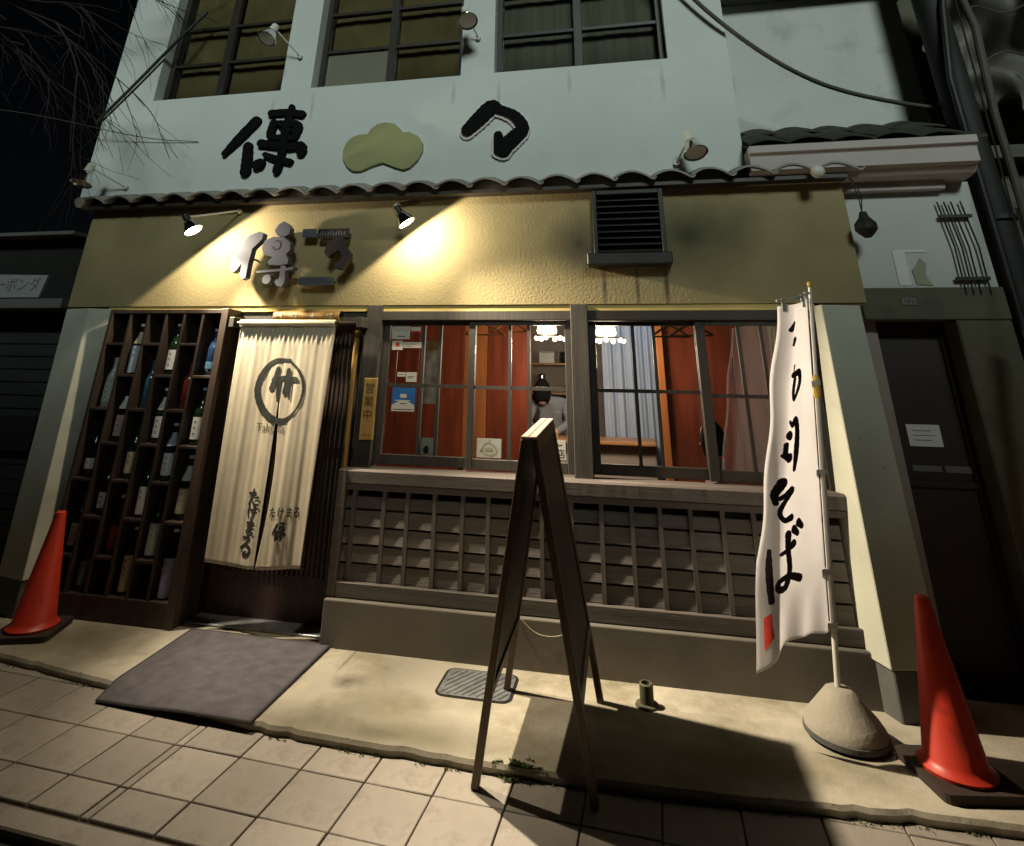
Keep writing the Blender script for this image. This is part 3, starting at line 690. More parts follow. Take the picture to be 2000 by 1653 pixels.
# ---------------------------------------------------------------- spotlights
def bulb_profile(s): return [(.004*s,-.105*s),(.022*s,-.10*s),(.026*s,-.06*s),(.034*s,-.045*s),(.055*s,.0),(.058*s,.008*s),(.054*s,.012*s)]
def spot(label, head, aim, foot, lit=None, group='wall spotlights'):
    t = thing('spotlight', label, 'spotlight', foot, group)
    aim = Vector(aim).normalized(); head = Vector(head); k_ = 1.15 if lit else 1.45
    back = head - aim*.10*k_
    def S(pr): return [(r_*k_, h_*k_) for r_, h_ in pr]
    B().tube([Vector(foot)+Vector((0,.0,0)), Vector(foot)+Vector((0,-.03,0))], .022, 12).obj('wall_plate', 'lamp_white', t)
    B().tube([Vector(foot)+Vector((0,-.03,0)), back.lerp(Vector(foot), .15), back], .007, 8).obj('arm', 'lamp_white', t, smooth='auto')
    B().lathe(S([(.0,-.12),(.022,-.118),(.024,-.075),(.028,-.06)]), head, 16, axis=aim).obj('lamp_holder', 'lamp_white' if not lit else 'dark_metal', t, smooth='auto')
    B().lathe(S([(.027,-.065),(.035,-.045),(.055,.0),(.058,.008),(.056,.012)]), head, 20, axis=aim, cap=False).obj('reflector', 'chrome', t, smooth='auto', solid=.002)
    if lit:
        B().lathe(S([(0,.004),(.03,.003),(.052,.0)]), head, 20, axis=aim, cap=False).obj('lit_lens', 'lens_lit', t, smooth=True)
        for nm, axis_, size, blend, pw in lit:
            axis_ = Vector(axis_).normalized()
            ld = bpy.data.lights.new('lamp_'+nm, 'SPOT'); lo = bpy.data.objects.new('lamp_'+nm, ld); COL.objects.link(lo)
            ld.energy = pw; ld.spot_size = R(size); ld.spot_blend = blend; ld.shadow_soft_size = .03; ld.color = (1.0, .84, .61)
            lo.location = head + aim*.03; lo.rotation_euler = (-axis_).to_track_quat('Z', 'Y').to_euler(); attach(lo, t)
    else:
        B().lathe(S([(0,.010),(.03,.009),(.05,.004)]), head, 20, axis=aim, cap=False).obj('lens', 'lamp_white', t, smooth=True)
M('lens_lit', (1,.9,.7), .4, emit=45., ecol=(1,.86,.60))
AIM = (.57, .144, -.80)
LAMP_1 = (('beam', (.56,.05,-.82), 68, 1., 400.), ('spill', AIM, 178, .07, 46.))
LAMP_2 = (('beam', (.68,-.34,-.65), 96, 1., 700.), ('spill', AIM, 178, .07, 42.))
spot('lit spotlight at left under the eave, nearest the bottle rack', (-2.51, -.32, 2.582), AIM, (-2.36, 0, 2.80), LAMP_1)
spot('lit spotlight under the eave, right of the raised metal character', (-.832, -.25, 2.603), AIM, (-1.00, 0, 2.80), LAMP_2)
spot('unlit white spotlight in front of the leftmost upper window', (-2.20, -.30, 4.25), (-.10,-.35,-.93), (-2.04, 0, 4.22), group=None)
spot('unlit chrome spotlight between the middle and right upper windows', (-.43, -.28, 4.24), (.25,-.35,-.90), (-.40, 0, 4.24), group=None)
spot('unlit chrome spotlight low at right on the upper wall', (1.20, -.25, 3.02), (.15,-.30,-.94), (1.10, 0, 3.03), group=None)
spot('unlit spotlight on an arm at the lower left wall corner', (-3.70, -.28, 3.03), (-.05,-.25,-.97), (-3.52, 0, 3.06), group=None)

# ---------------------------------------------------------------- bottle rack and bottles
RX0, RX1, RY0, RY1, RZ0, RZ1 = -3.235, -2.205, -.135, .10, .082, 2.012
rack = thing('bottle_rack', 'tall dark wooden rack of staggered cubbyholes full of bottles beside the doorway', 'rack', ((RX0+RX1)/2, RY0, .08))
B().box(RX0, RX0+.03, RY0, RY1, RZ0, RZ1).obj('side_panel', 'rack_wood', rack, bevel=.003)
B().box(RX1-.055, RX1, RY0-.006, RY1, RZ0, RZ1+.004).obj('side_panel', 'rack_wood', rack, bevel=.003)
B().box(RX0+.03, RX1-.055, RY0, RY1, RZ1-.03, RZ1-.001).obj('top_board', 'rack_wood', rack, bevel=.003)
B().box(RX0+.03, RX1-.055, RY0+.002, RY1, RZ0, .215).obj('base_board', 'rack_wood', rack, bevel=.003)
B().box(RX0+.03, RX1-.055, RY1-.015, RY1-.001, .215, RZ1-.03).obj('back_board', 'near_black', rack)
cw = (RX1-.055-RX0-.03)/6; cx0 = RX0+.03
for i in range(1, 6): B().box(cx0+i*cw-.011, cx0+i*cw+.011, RY0+.004, RY1-.016, .215, RZ1-.03).obj('divider', 'rack_wood', rack, bevel=.002)
ODD, EVEN = (1.770, 1.322, .872, .426), (1.550, 1.099, .650)
for c in range(6):
    for z in (ODD if c % 2 == 0 else EVEN):
        B().box(cx0+c*cw+(.011 if c else 0), cx0+(c+1)*cw-(.011 if c < 5 else 0), RY0+.002, RY1-.017, z-.018, z).obj('shelf', 'rack_wood', rack, bevel=.002)
BP = [(0,0),(.038,0),(.042,.006),(.042,.185),(.040,.205),(.030,.235),(.018,.262),(.0155,.285),(.0155,.325),(.018,.328),(.018,.342),(.0,.343)]
ORD = ('first', 'second', 'third', 'fourth', 'fifth', 'sixth')
def bottle(c, z, row, body, lab, desc, s=1., cap='label_white', neck=None, lh=(.035,.165)):
    x = cx0+(c+.5)*cw + random.uniform(-.012, .012); y = -.055+random.uniform(-.01,.01); a = random.uniform(-.25,.25)
    t = thing('sake_bottle', f'{desc}, {ORD[c]} rack column, {row}', 'bottle', (x, y, z+.0005), 'bottles in the rack')
    P = [(r*s, h*s) for r, h in BP]
    B().lathe(P[:9], (x, y, z+.0005), 18).obj('bottle_body', body, t, smooth='auto')
    B().lathe([(P[9][0], P[8][1]+.0005), P[9], P[10], P[11]], (x, y, z+.0005), 14).obj('cap', cap, t, smooth='auto')
    if lab:
        B().lathe([(.0428*s, lh[0]*s), (.0428*s, lh[1]*s)], (x, y, z+.0005), 18, cap=False, a0=R(0)+a, a1=R(180)+a).obj('paper_label', lab, t, smooth=True)
        mk = B()
        for k in range(random.choice((2, 3))):
            z0 = z+(lh[1]-.03-k*.035)*s; ww = .016
            for (du, dv, eu, ev) in ((-.5,.3,.5,.35),(-.1,.8,-.2,-.4),(.2,.1,.5,-.4)):
                brush_flat(mk, [[(du*ww, z0+dv*.014, .004), (eu*ww, z0+ev*.014, .003)]], lambda u, v, i: (x+.0434*s*math.sin(u/.0434/s+a*.3), y-.0434*s*math.cos(u/.0434/s+a*.3), v), 3)
        mk.obj('label_brushwork', 'ink_grey', t)
    if neck:
        B().lathe([(.0408*s,.206*s),(.0308*s,.236*s),(.0188*s,.263*s),(.0166*s,.285*s)], (x, y, z+.0005), 16, cap=False, a0=R(-10), a1=R(190)).obj('neck_paper', neck, t, smooth=True)
T4 = ('top shelf', 'second shelf down', 'third shelf down', 'bottom shelf')
bottle(0, ODD[1], 'top shelf', 'bottle_white', 'label_green', 'frosted pale bottle', 1.0, 'bottle_white')
bottle(0, ODD[2], 'second shelf down', 'bottle_black', 'label_white', 'dark bottle with small white label', .98, 'bottle_black', lh=(.05,.12))
bottle(0, ODD[3], 'third shelf down', 'bottle_brown', 'label_pink', 'dark bottle with pinkish white label', 1.0, 'bottle_brown')
bottle(1, EVEN[0], T4[0], 'bottle_brown', 'label_pale_blue', 'bottle with pale blue label and white paper neck', 1.05, 'label_white', 'label_cream', lh=(.01,.19))
bottle(1, EVEN[1], T4[1], 'bottle_black', 'label_pink', 'bottle with pale label and white neck paper', 1.05, 'bottle_black', 'label_white')
bottle(1, EVEN[2], T4[2], 'bottle_black', 'label_white', 'bottle with narrow white label', .95, 'bottle_black', lh=(.04,.14))
bottle(1, .216, T4[3], 'bottle_black', 'label_blue', 'bottle with blue label', 1.02, 'bottle_black')
bottle(2, ODD[1], 'top shelf', 'bottle_blue', None, 'plain bright blue glass bottle', .95, 'bottle_blue')
bottle(2, ODD[2], 'second shelf down', 'bottle_green', 'label_cream', 'green bottle with cream label', 1.02, 'bottle_black')
bottle(2, ODD[3], 'third shelf down', 'bottle_brown', 'label_red', 'bottle with deep red label', 1.0, 'trim_yellow')
bottle(3, EVEN[0], T4[0], 'bottle_green', 'label_white', 'green bottle with white label and pale cap', 1.05, 'label_cream')
bottle(3, EVEN[1], T4[1], 'bottle_green', 'label_white', 'green bottle with white label and white neck', 1.05, 'label_white', 'label_white')
bottle(3, EVEN[2], T4[2], 'bottle_green', 'label_white', 'slender green bottle with tall white label', 1.02, 'bottle_green', lh=(.02,.18))
bottle(3, .216, T4[3], 'bottle_green', 'label_cream', 'bottle with gold cap and tall cream label', 1.1, 'trim_yellow', lh=(.02,.20))
bottle(4, ODD[1], 'top shelf', 'bottle_red', None, 'red glass bottle', .95, 'bottle_black')
bottle(4, ODD[2], 'second shelf down', 'bottle_black', 'label_pale_blue', 'dark bottle with bluish label and pale neck paper', 1.05, 'label_cream', 'label_pale_blue')
bottle(4, ODD[3], 'third shelf down', 'bottle_green', 'label_green', 'bottle with white and green label', 1.05, 'bottle_black', lh=(.02,.19))
bottle(5, EVEN[0], T4[0], 'bottle_navy', 'label_blue', 'navy blue bottle', .95, 'label_pale_blue', lh=(.05,.10))
bottle(5, EVEN[1], T4[1], 'bottle_green', 'label_white', 'bottle with bright white label and lilac cap', 1.08, 'label_lilac')
bottle(5, EVEN[2], T4[2], 'bottle_green', 'label_cream', 'green bottle with cream label and foil neck', 1.12, 'label_cream', 'label_white')
bottle(5, .216, T4[3], 'bottle_black', 'label_lilac', 'bottle with lilac label', 1.12, 'label_white', None, lh=(.01,.20))

# ---------------------------------------------------------------- noren curtain
NX0, NX1, NZ0, NZ1, NXM = -2.105, -1.350, .44, 1.905, -1.712
def noren_y(x, z):
    f = (NZ1-z)/(NZ1-NZ0); f = max(0, min(1, f))
    fold = .007*math.sin((x+2.1)*31 + .9*f) + .004*math.sin((x+2.1)*67+1.3+.5*f) + .0025*math.sin((x+2.1)*121)
    soft = .022*math.sin((x+2.0)*9.5 + 1.1*f)*f
    gather = math.exp(-((f-.045)/.03)**2)*.0045*math.sin((x+2.1)*170)
    return -.105 + fold*(.20+.18*f) + soft + gather - .035*f*math.exp(-((x-NX1)/.10)**2)
nor = thing('noren_curtain', 'split cream cloth curtain with black brush circle emblem hanging over the doorway', 'curtain', (-1.73, -.1, NZ0))
def zbot(x): return NZ0 - .018*math.sin((x+2.1)*5.5) - (.055 if x > -1.40 else 0)*((x+1.40)/.05)
def lx(u, f): return NX0 + .022*f + (NXM - NX0 - .022*f - .004)*u if f > .33 else NX0+.022*f + (NXM-NX0-.022*f)*u
def rx(u, f):
    left = NXM + (0 if f < .33 else .042*math.sin(math.pi*min(1, (f-.33)/.72))); right = NX1 - .045*f
    return left + (right-left)*u
def panel(xf):
    def fn(u, v):
        x = xf(u, v); z = NZ1 + (zbot(x)-NZ1)*v
        return (x, noren_y(x, z), z)
    return fn
B().grid(panel(lx), 70, 70).obj('left_panel', 'cloth_noren', nor, smooth=True, solid=.0018)
B().grid(panel(rx), 70, 70).obj('right_panel', 'cloth_noren', nor, smooth=True, solid=.0018)
sl = B().grid(lambda u, v: (NX0+.0+(NX1-NX0)*u, -.105-.022*math.cos(2*math.pi*v)-.004*math.sin(u*260)*.5-.006, 1.914+.024*math.sin(2*math.pi*v)), 120, 14)
sl.obj('rod_sleeve', 'cloth_noren', nor, smooth=True)
B().tube([(-2.16,-.11,1.914),(-1.165,-.11,1.914)], .013, 12).obj('rod', 'door_wood', nor, smooth='auto')
for bx in (-2.17, -1.165): B().box(bx-.02, bx+.02, -.135, .03, 1.885, 1.955).obj('rod_bracket', 'timber_post', nor, bevel=.003)
on_noren = lambda x, z, k: (x, noren_y(x, z)-.0035-.0004*k, z)
brush_flat(B(), [[(x, z, w*.8) for x, z, w in s] for s in RING], on_noren, 10).obj('brush_circle', 'ink', nor, smooth=True)
brush_flat(B(), TAKE, on_noren, 10).obj('bamboo_character', 'ink', nor, smooth=True)
NT = NOREN_TEXT
tx = B(); text_flat(tx, 'Take Ia', .075, lambda x, z, k: on_noren((NT[0][0]+NT[1][0])/2+x, 1.226+z, 0), 1.0); tx.obj('small_lettering', 'ink_grey', nor)
for kn, (px_, pz_), sz in zip(('ta','ke','ma','ru'), NT[2:6], (.095,.075,.075,.105)):
    brush_flat(B(), place(KANA[kn], px_, pz_, sz*.95, sz, .016), on_noren, 6).obj('brush_character', 'ink', nor, smooth=True)
for kn, (px_, pz_) in zip(('ta','ke','ma','ru'), NT[6:10]): brush_flat(B(), place(KANA[kn], px_, pz_, .042, .052, .008), on_noren, 6).obj('brush_character', 'ink', nor, smooth=True)
dx0, dx1 = min(p[0] for s in DEN_BLACK for p in s), max(p[0] for s in DEN_BLACK for p in s); dz0, dz1 = min(p[1] for s in DEN_BLACK for p in s), max(p[1] for s in DEN_BLACK for p in s)
den = [[((x-dx0)/(dx1-dx0), (z-dz0)/(dz1-dz0), w/.06) for x, z, w in s] for s in DEN_BLACK]
brush_flat(B(), place(den, NT[10][0], NT[10][1], .085, .10, .012), on_noren, 6).obj('brush_character', 'ink', nor, smooth=True)

# bamboo name board over the curtain, bamboo pole, plaque
t = thing('bamboo_board', 'half-round bamboo name board fixed above the curtain rod', 'sign', (-1.62, -.02, 1.93))
bb = B(); N = 24
bb.grid(lambda u, v: (-1.885+.525*u, .0-.062*math.sin(math.pi*v)-(.003 if abs(u-.62) < .012 or abs(u-.18) < .012 else 0), 1.971-.040*math.cos(math.pi*v)), 60, 12).obj('bamboo_half', 'bamboo', t, smooth=True, solid=.006)
gl = B(); onb = lambda x, z, k: (x, -.0005-.066*math.sqrt(max(0, 1-((z-1.971)/.043)**2))-.002-.0003*k, z)
for cx_, st in ((-1.84, [[(0,1,1),(0,0,1)],[(.05,1,1),(.35,.95,1)],[(.05,.6,1),(.35,.6,1)],[(.65,.95,1),(1,1,1)],[(.65,.6,1),(1,.6,1)],[(1,1,1),(1,0,1)]]),
               (-1.715, [[(.2,.9,1),(.1,.2,1)],[(.2,.8,1),(.7,.9,1.2),(.9,.4,1.2),(.6,.0,1)],[(.35,.4,1),(.65,.4,1)]]),
               (-1.565, [[(.5,.9,1),(.5,.1,1.4)],[(.2,.5,1),(.8,.55,1)]]),
               (-1.43, [[(.1,.9,1),(.05,.1,1)],[(.4,.8,1),(.9,.85,1)],[(.35,.2,1),(.9,.15,1.2)],[(.65,.8,.8),(.6,.3,.8)]])):
    brush_flat(gl, place(st, cx_, 1.968, .05, .042, .009), onb, 4)
gl.obj('pale_lettering', 'label_cream', t)
t = thing('bamboo_pole', 'upright brown bamboo pole beside the lattice door', 'pole', (-1.235, .02, .1))
pp = []; rr = []
for i in range(41):
    z = .095+1.78*i/40; pp.append((-1.238+.004*math.sin(z*3), .03, z)); rr.append(.021+(.004 if i % 8 == 0 else 0))
B().tube(pp, rr, 12).obj('culm', 'bamboo', t, smooth='auto')
t = thing('door_plaque', 'upright varnished wooden open-for-business plaque with black characters on the post', 'sign', (-1.082, -.03, 1.17))
B().box(-1.131, -1.030, -.036, -.018, 1.170, 1.556).obj('plaque_board', 'plaque_wood', t, bevel=.008, segs=3)
pt = B()
for ch, z in zip('営業中', (1.485, 1.405, 1.32)): text_flat(pt, ch, .075, lambda x, zz, k: (-1.080+x, -.0372, z+zz))
brush_flat(pt, [[(-1.112,1.20,.004),(-1.095,1.205,.004)],[(-1.088,1.198,.004),(-1.072,1.204,.004)],[(-1.064,1.199,.004),(-1.05,1.203,.004)]], lambda x, zz, k: (x, -.0372, zz), 3)
pt.obj('lettering', 'ink_brown', t)
B().tube([(-1.105,-.027,1.556),(-1.081,-.016,1.62),(-1.057,-.027,1.556)], .0018, 5).obj('cord', 'cable_black', t)

# ---------------------------------------------------------------- door mat, cover, pipe, string
MC = [(-2.02,-.872),(-1.139,-.928),(-1.152,-.108),(-2.085,-.100)]
def mat_pt(u, v, dz=0):
    a = Vector(MC[0]).lerp(Vector(MC[1]), u); c = Vector(MC[3]).lerp(Vector(MC[2]), u); p = a.lerp(c, v)
    z = .086 - .034*max(0, min(1, (edge_y(p.x)-p.y+.01)/.12))
    return (p.x, p.y, z+.0015*math.sin(p.x*9+p.y*5)+dz)
t = thing('door_mat', 'grey-brown ribbed door mat drooping over the concrete step', 'mat', (-1.6, -.5, .08))
B().grid(lambda u, v: mat_pt(u, v), 40, 60).obj('mat_pile', 'mat_fabric', t, smooth=True, solid=.009)
ring = [mat_pt(u/20, 0, .001) for u in range(21)] + [mat_pt(1, v/20, .001) for v in range(1, 21)] + [mat_pt(1-u/20, 1, .001) for u in range(1, 21)] + [mat_pt(0, 1-v/20, .001) for v in range(1, 21)]
B().tube(ring, .0065, 6).obj('rubber_edge', 'mat_rubber', t)
t = thing('drain_cover', 'rounded checkered steel drain cover set in the concrete apron', 'manhole cover', (-.2, -.34, .08))
def rrect(x0, x1, y0, y1, r, n=5):
    P = []
    for cx_, cy_, a0 in ((x1-r,y1-r,0),(x0+r,y1-r,90),(x0+r,y0+r,180),(x1-r,y0+r,270)):
        for k in range(n+1): P.append((cx_+r*math.cos(R(a0+90*k/n)), cy_+r*math.sin(R(a0+90*k/n))))
    return P
B().prism_z(rrect(-.405,-.005,-.492,-.185,.055), .07, .0825).obj('frame', 'dark_metal', t)
B().prism_z(rrect(-.390,-.020,-.480,-.198,.045), .075, .0855).obj('lid', 'steel_cover', t)
rb = B()
for i in range(15):
    c0 = -.53+i*.038
    p0 = [(x, -.465) for x in (c0,)][0]
    a = (max(-.375, c0), -.468+max(0, -.375-c0)*1.6); e = (c0+.16, -.212)
    if e[0] > -.035: tcut = (-.035-c0)/.16; e = (-.035, -.468+.256*tcut)
    if a[0] < e[0]-.02: rb.bar((a[0], a[1], .0865), (e[0], e[1], .0865), .012, .005)
rb.obj('tread_ribs', 'steel_cover', t)
B().lathe([(.034,.078),(.034,.165),(.030,.170),(.024,.170),(.024,.10),(0,.10)], (.655,-.335,0), 16).lathe([(.060,.0795),(.056,.088),(.036,.092)], (.655,-.335,0), 16).obj('pipe_stub', 'pipe_green', None, smooth='auto')
tag(bpy.data.objects['pipe_stub'], 'short capped pipe stub rising from the concrete beside the plinth', 'pipe')
o = B().tube(catmull([(-.02,-.123,.318),(.06,-.128,.262),(.14,-.126,.245),(.23,-.127,.262),(.30,-.122,.316)], 8), .0018, 5).obj('string', 'label_cream')
tag(o, 'loose pale string sagging across the front of the grey plinth', 'string')

# ---------------------------------------------------------------- A-board
ab = thing('a_board', 'folding dark wooden A-frame sign board standing edge-on across the concrete step', 'sign board', (.17, -.97, .0))
tilt = math.atan2(.035, .735); AY0, LEN = -1.075, .735
def ap_(x, l, h):   # local -> world: l along the board, h up its own axis
    return (x, AY0 + l - .03*h, TZ + l*math.tan(tilt) + h)
for side in (-1, 1):
    xf, xt = .190+side*.238, .182+side*.019
    leaf = B()
    def xs_(h): return xf + (xt-xf)*(h/1.28)
    for l in (.0, LEN-.035):
        leaf.hexa([ap_(xs_(0)+dx, l+dl, h) if False else ap_(xs_(h)+dx, l+dl, h) for h in (.0, 1.265) for dx, dl in ((-.0165,0),(.0165,0),(.0165,.038),(-.0165,.038))])
    o = leaf.obj('leaf_frame', 'chalk_wood', ab, bevel=.003)
    for h0, h1 in ((.28, .325), (1.215, 1.265)):
        B().hexa([ap_(xs_(h)+dx, l, h) for h in (h0, h1) for dx, l in ((-.0155,.038),(.0155,.038),(.0155,LEN-.035),(-.0155,LEN-.035))]).obj('rail', 'chalk_wood', o)
    B().hexa([ap_(xs_(h)+dx, l, h) for h in (.325, 1.215) for dx, l in ((-.006,.038),(.006,.038),(.006,LEN-.035),(-.006,LEN-.035))]).obj('chalk_panel', 'chalk_panel', o)
    B().hexa([ap_(xt+dx, l, h) for h in (1.266, 1.278) for dx, l in ((-.0185,-.006),(.0185,-.006),(.0185,LEN+.006),(-.0185,LEN+.006))]).obj('top_cap', 'chalk_top', ab, bevel=.003)

# ---------------------------------------------------------------- banner flag
fl = thing('banner_flag', 'tall white banner flag with black brush characters on a leaning white pole', 'flag', (1.52, -.40, .08))
B().lathe([(0,.0),(.155,.0),(.172,.02),(.170,.045),(.15,.075),(.085,.145),(.062,.170),(.045,.178),(.012,.180)], (1.535,-.40,.081), 28).obj('weight_base', 'stone_base', fl, smooth='auto')
B().lathe([(.160,.002),(.178,.012),(.176,.03),(.160,.034)], (1.535,-.40,.081), 28).obj('base_rim', 'pillar_base', fl, smooth='auto')
PB_, PT_ = Vector((1.530,-.395,.24)), Vector((1.716,-.40,2.06))
def pole(z): return PB_ + (PT_-PB_)*((z-PB_.z)/(PT_.z-PB_.z))
B().tube([pole(.23), pole(1.56)], .0135, 12).obj('pole', 'pole_white', fl, smooth='auto')
B().tube([pole(1.56), pole(2.09)], .010, 12).obj('upper_pole', 'pole_white', fl, smooth='auto')
B().tube([pole(1.50), pole(1.53), pole(1.60), pole(1.62)], [.015,.020,.020,.012], 12).obj('pole_joint', 'pole_yellow', fl, smooth='auto')
B().lathe([(0,-.01),(.012,-.01),(.014,.01),(.010,.022),(0,.026)], pole(2.10), 10).obj('finial', 'pole_yellow', fl, smooth=True)
FT, FB = 2.03, .47
def flag_pt(u, v, lift=0):
    z = FT + (FB-FT)*v; p = pole(z) + Vector((-.022, -.004, 0))
    ang = R(240 - 31*v**1.1)                              # the head points out to the street, the foot swings to the left
    w = .335 + .055*v
    d = Vector((math.cos(ang), math.sin(ang), 0)); nrm = Vector((-d.y, d.x, 0))
    bow = .016*math.sin(math.pi*u*1.1) + .006*math.sin(v*8+u*3)*u - 1.6*max(0, u-.80)**2 + .008*math.sin(v*21+u*6)*u*u
    crease = .012*max(0, (v-.86)/.14)*math.sin(u*16)
    q = p + d*w*u + nrm*(bow+crease+lift)
    sag = -.15*max(0,(u-.45)/.55)**2*max(0,(v-.80)/.20)
    return (q.x, q.y, z + sag - .075*u*(1-v))
B().grid(flag_pt, 36, 110).obj('banner_cloth', 'cloth_flag', fl, smooth=True, solid=.001)
for a_, b_ in ((0,1),(1,2),(2,3),(3,4),(4,8),(8,10),(10,15)):
    brush_flat(B(), FLAG_STROKES[a_:b_], lambda s_, t_, k: flag_pt(s_/.37, -t_/1.56, .0028+.0003*k), 10).obj('brush_character', 'ink_flag', fl, smooth=True)
sbm = B(); (s0, s1, s2, s3) = ((.955,.905),(.895,.900),(.875,.950),(.955,.965))
sbm.grid(lambda a, b_: flag_pt(s0[0]+(s1[0]-s0[0])*a + (s3[0]-s0[0])*b_*(1-a) + (s2[0]-s1[0])*b_*a, s0[1]+(s1[1]-s0[1])*a + (s3[1]-s0[1])*b_*(1-a)+(s2[1]-s1[1])*b_*a, .003), 6, 8)
sbm.obj('red_seal', 'seal_red', fl)
top = [Vector(flag_pt(u/6, 0)) + Vector((0,0,.03)) for u in range(7)]
B().tube([pole(2.06)]+top, .006, 8).obj('cross_rod', 'clip_clear', fl)
for v in (.29, .565, .845, .985):
    q = Vector(flag_pt(.0, v)); pz = pole(q.z); B().bar(q+Vector((-.035,.0,0)), pz+Vector((.014,-.004,0)), .034, .022, up=(0,0,1)).obj('cloth_tab', 'clip_clear', fl)
for u in (.05, .5, .95):
    q = Vector(flag_pt(u, 0)); B().bar(q+Vector((0,0,-.03)), q+Vector((0,0,.038)), .018, .010, up=(0,1,0)).obj('cloth_tab', 'clip_clear', fl)

# ---------------------------------------------------------------- traffic cones
def cone(x, y, z, label, h=.64, rot=0.):
    t = thing('traffic_cone', label, 'traffic cone', (x, y, z), 'traffic cones')
    c, s = math.cos(rot), math.sin(rot)
    sq = rrect(-.165,.165,-.165,.165,.03,3)
    B().prism_z([(x+a*c-b_*s, y+a*s+b_*c) for a, b_ in sq], z+.001, z+.032).obj('rubber_base', 'cone_base', t)
    B().lathe([(.138,.033),(.141,.045),(.126,.056),(.114,.072),(.032,h-.025),(.030,h-.006),(.022,h),(0,h+.001)], (x, y, z), 32).obj('cone_body', 'cone_red', t, smooth='auto')
cone(-2.99, -.37, .08, 'bright red-orange traffic cone in front of the bottle rack', .64, .35)
cone(1.885, -.62, .08, 'dark red traffic cone in shadow by the right pillar', .62, .2)

# ---------------------------------------------------------------- right neighbour: cornice, side door, set-back wing
nr_ = thing('neighbour_building', 'white neighbouring house with pink cornice, tiled lean-to roof and dark side door at right', 'building', (2.5, .1, .08))
B().box(2.151, 2.95, .1, .3, 2.15, 2.838).obj('upper_wall', 'wall_cream', nr_)
B().box(2.151, 2.78, .03, .3, 2.78, 2.84).obj('cornice_bed', 'wall_pink', nr_, bevel=.004)
co = B(); pr = [(.0,2.84),(-.07,2.85),(-.11,2.89),(-.15,2.90),(-.155,2.995),(-.165,3.01),(-.185,3.015),(-.185,3.065),(.3,3.065),(.3,2.84)]
b0 = len(co.v)
for x in (1.561, 2.92): co.v += [(x, y, z) for y, z in pr]
n = len(pr); co.f += [tuple(range(n)), tuple(range(2*n-1, n-1, -1))] + [(i, (i+1) % n, n+(i+1) % n, n+i) for i in range(n)]
co.obj('cornice', 'wall_pink', nr_)
B().box(2.151, 2.96, .075, .3, 1.955, 2.149).obj('door_lintel', 'olive_dark', nr_, bevel=.004)
B().box(2.66, 2.96, .08, .3, .08, 1.954).obj('door_jamb', 'olive_dark', nr_, bevel=.01)
B().box(2.151, 2.66, .26, .3, .08, 1.954).obj('side_door', 'door_dark', nr_)
B().box(2.151, 2.66, .235, .26, 1.02, 1.05).box(2.16,2.19,.24,.26,.09,1.95).box(2.62,2.65,.24,.26,.09,1.95).obj('door_frame', 'door_dark', nr_)
rf = B().hexa([(1.561,-.12,3.068),(3.02,-.12,3.068),(3.02,.6,3.42),(1.561,.6,3.42),(1.561,-.12,3.09),(3.02,-.12,3.09),(3.02,.6,3.46),(1.561,.6,3.46)]).obj('lean_to_roof', 'roof_moss', nr_)
rt_me = B()
pf = [((u/10-.5)*.27, .03*math.sin(math.pi*u/10)) for u in range(11)]
for y, dz in ((-.15, .0), (.25, .2)): rt_me.v += [(x, y, z+dz) for x, z in pf] + [(x, y, z+dz+.016) for x, z in pf]
n = len(pf)
for i in range(n-1): rt_me.f += [(i, i+1, 2*n+i+1, 2*n+i), (n+i, 3*n+i, 3*n+i+1, n+i+1), (i, n+i, n+i+1, i+1), (2*n+i, 2*n+i+1, 3*n+i+1, 3*n+i)]
rt_m = setmat(rt_me.mesh('roof_tile'), 'roof_moss')
for r_ in range(2):
    x = 1.70
    while x < 2.98: inst('roof_tile', rt_m, rf, (x+(.13 if r_ else 0), .36*r_, 3.085+.182*r_+random.uniform(-.006,.006)), (0, random.uniform(-.03,.03), 0)); x += .265
B().box(1.561, 3.10, .6, .75, 3.40, 4.72).obj('set_back_wall', 'wall_cream', nr_)
B().box(1.50, 3.20, .42, 1.6, 4.72, 4.80).obj('upper_eave', 'olive_dark', nr_)
B().box(1.9, 3.05, .75, 3.5, .08, 4.7).obj('house_body', 'olive_dark', nr_)
tr = B()
for i, x in enumerate((2.735, 2.775, 2.815, 2.87)): tr.tube([(x-.01, .075, 2.70), (x+.02, .07, 2.40), (x+.015, .075, 2.10)], .005, 6)
for z in (2.60, 2.20): tr.box(2.715, 2.90, .062, .082, z-.010, z+.010)
tag(tr.obj('iron_trellis', 'dark_metal'), 'black iron rods clamped to the white wall above the side door', 'trellis')
t = thing('faded_poster', 'torn faded poster on the white wall above the dark side door', 'poster', (2.49, .09, 2.16))
B().box(2.40, 2.47, .094, .0985, 2.165, 2.39).box(2.405,2.60,.0945,.0985,2.375,2.392).obj('torn_paper', 'paper_white', t)
B().prism([(2.50,2.17),(2.59,2.165),(2.56,2.23),(2.58,2.30),(2.55,2.34),(2.52,2.29),(2.49,2.26)], .0935, .0983).obj('stained_print', 'sticker_olive', t)
t = thing('number_plate', 'tiny pale plate on the lintel over the dark side door', 'plate', (2.42, .07, 2.04))
B().box(2.375, 2.46, .068, .074, 2.04, 2.083).obj('plate', 'beam_grey', t)
brush_flat(B(), [[(2.392,2.062,.006),(2.402,2.07,.006)],[(2.41,2.055,.006),(2.425,2.068,.006)],[(2.435,2.055,.005),(2.445,2.066,.005)]], lambda x, z, k: (x, .0672, z), 3).obj('lettering', 'near_black', t)
t = thing('paper_notice', 'white paper notice taped on the dark side door', 'notice', (2.41, .25, 1.23))
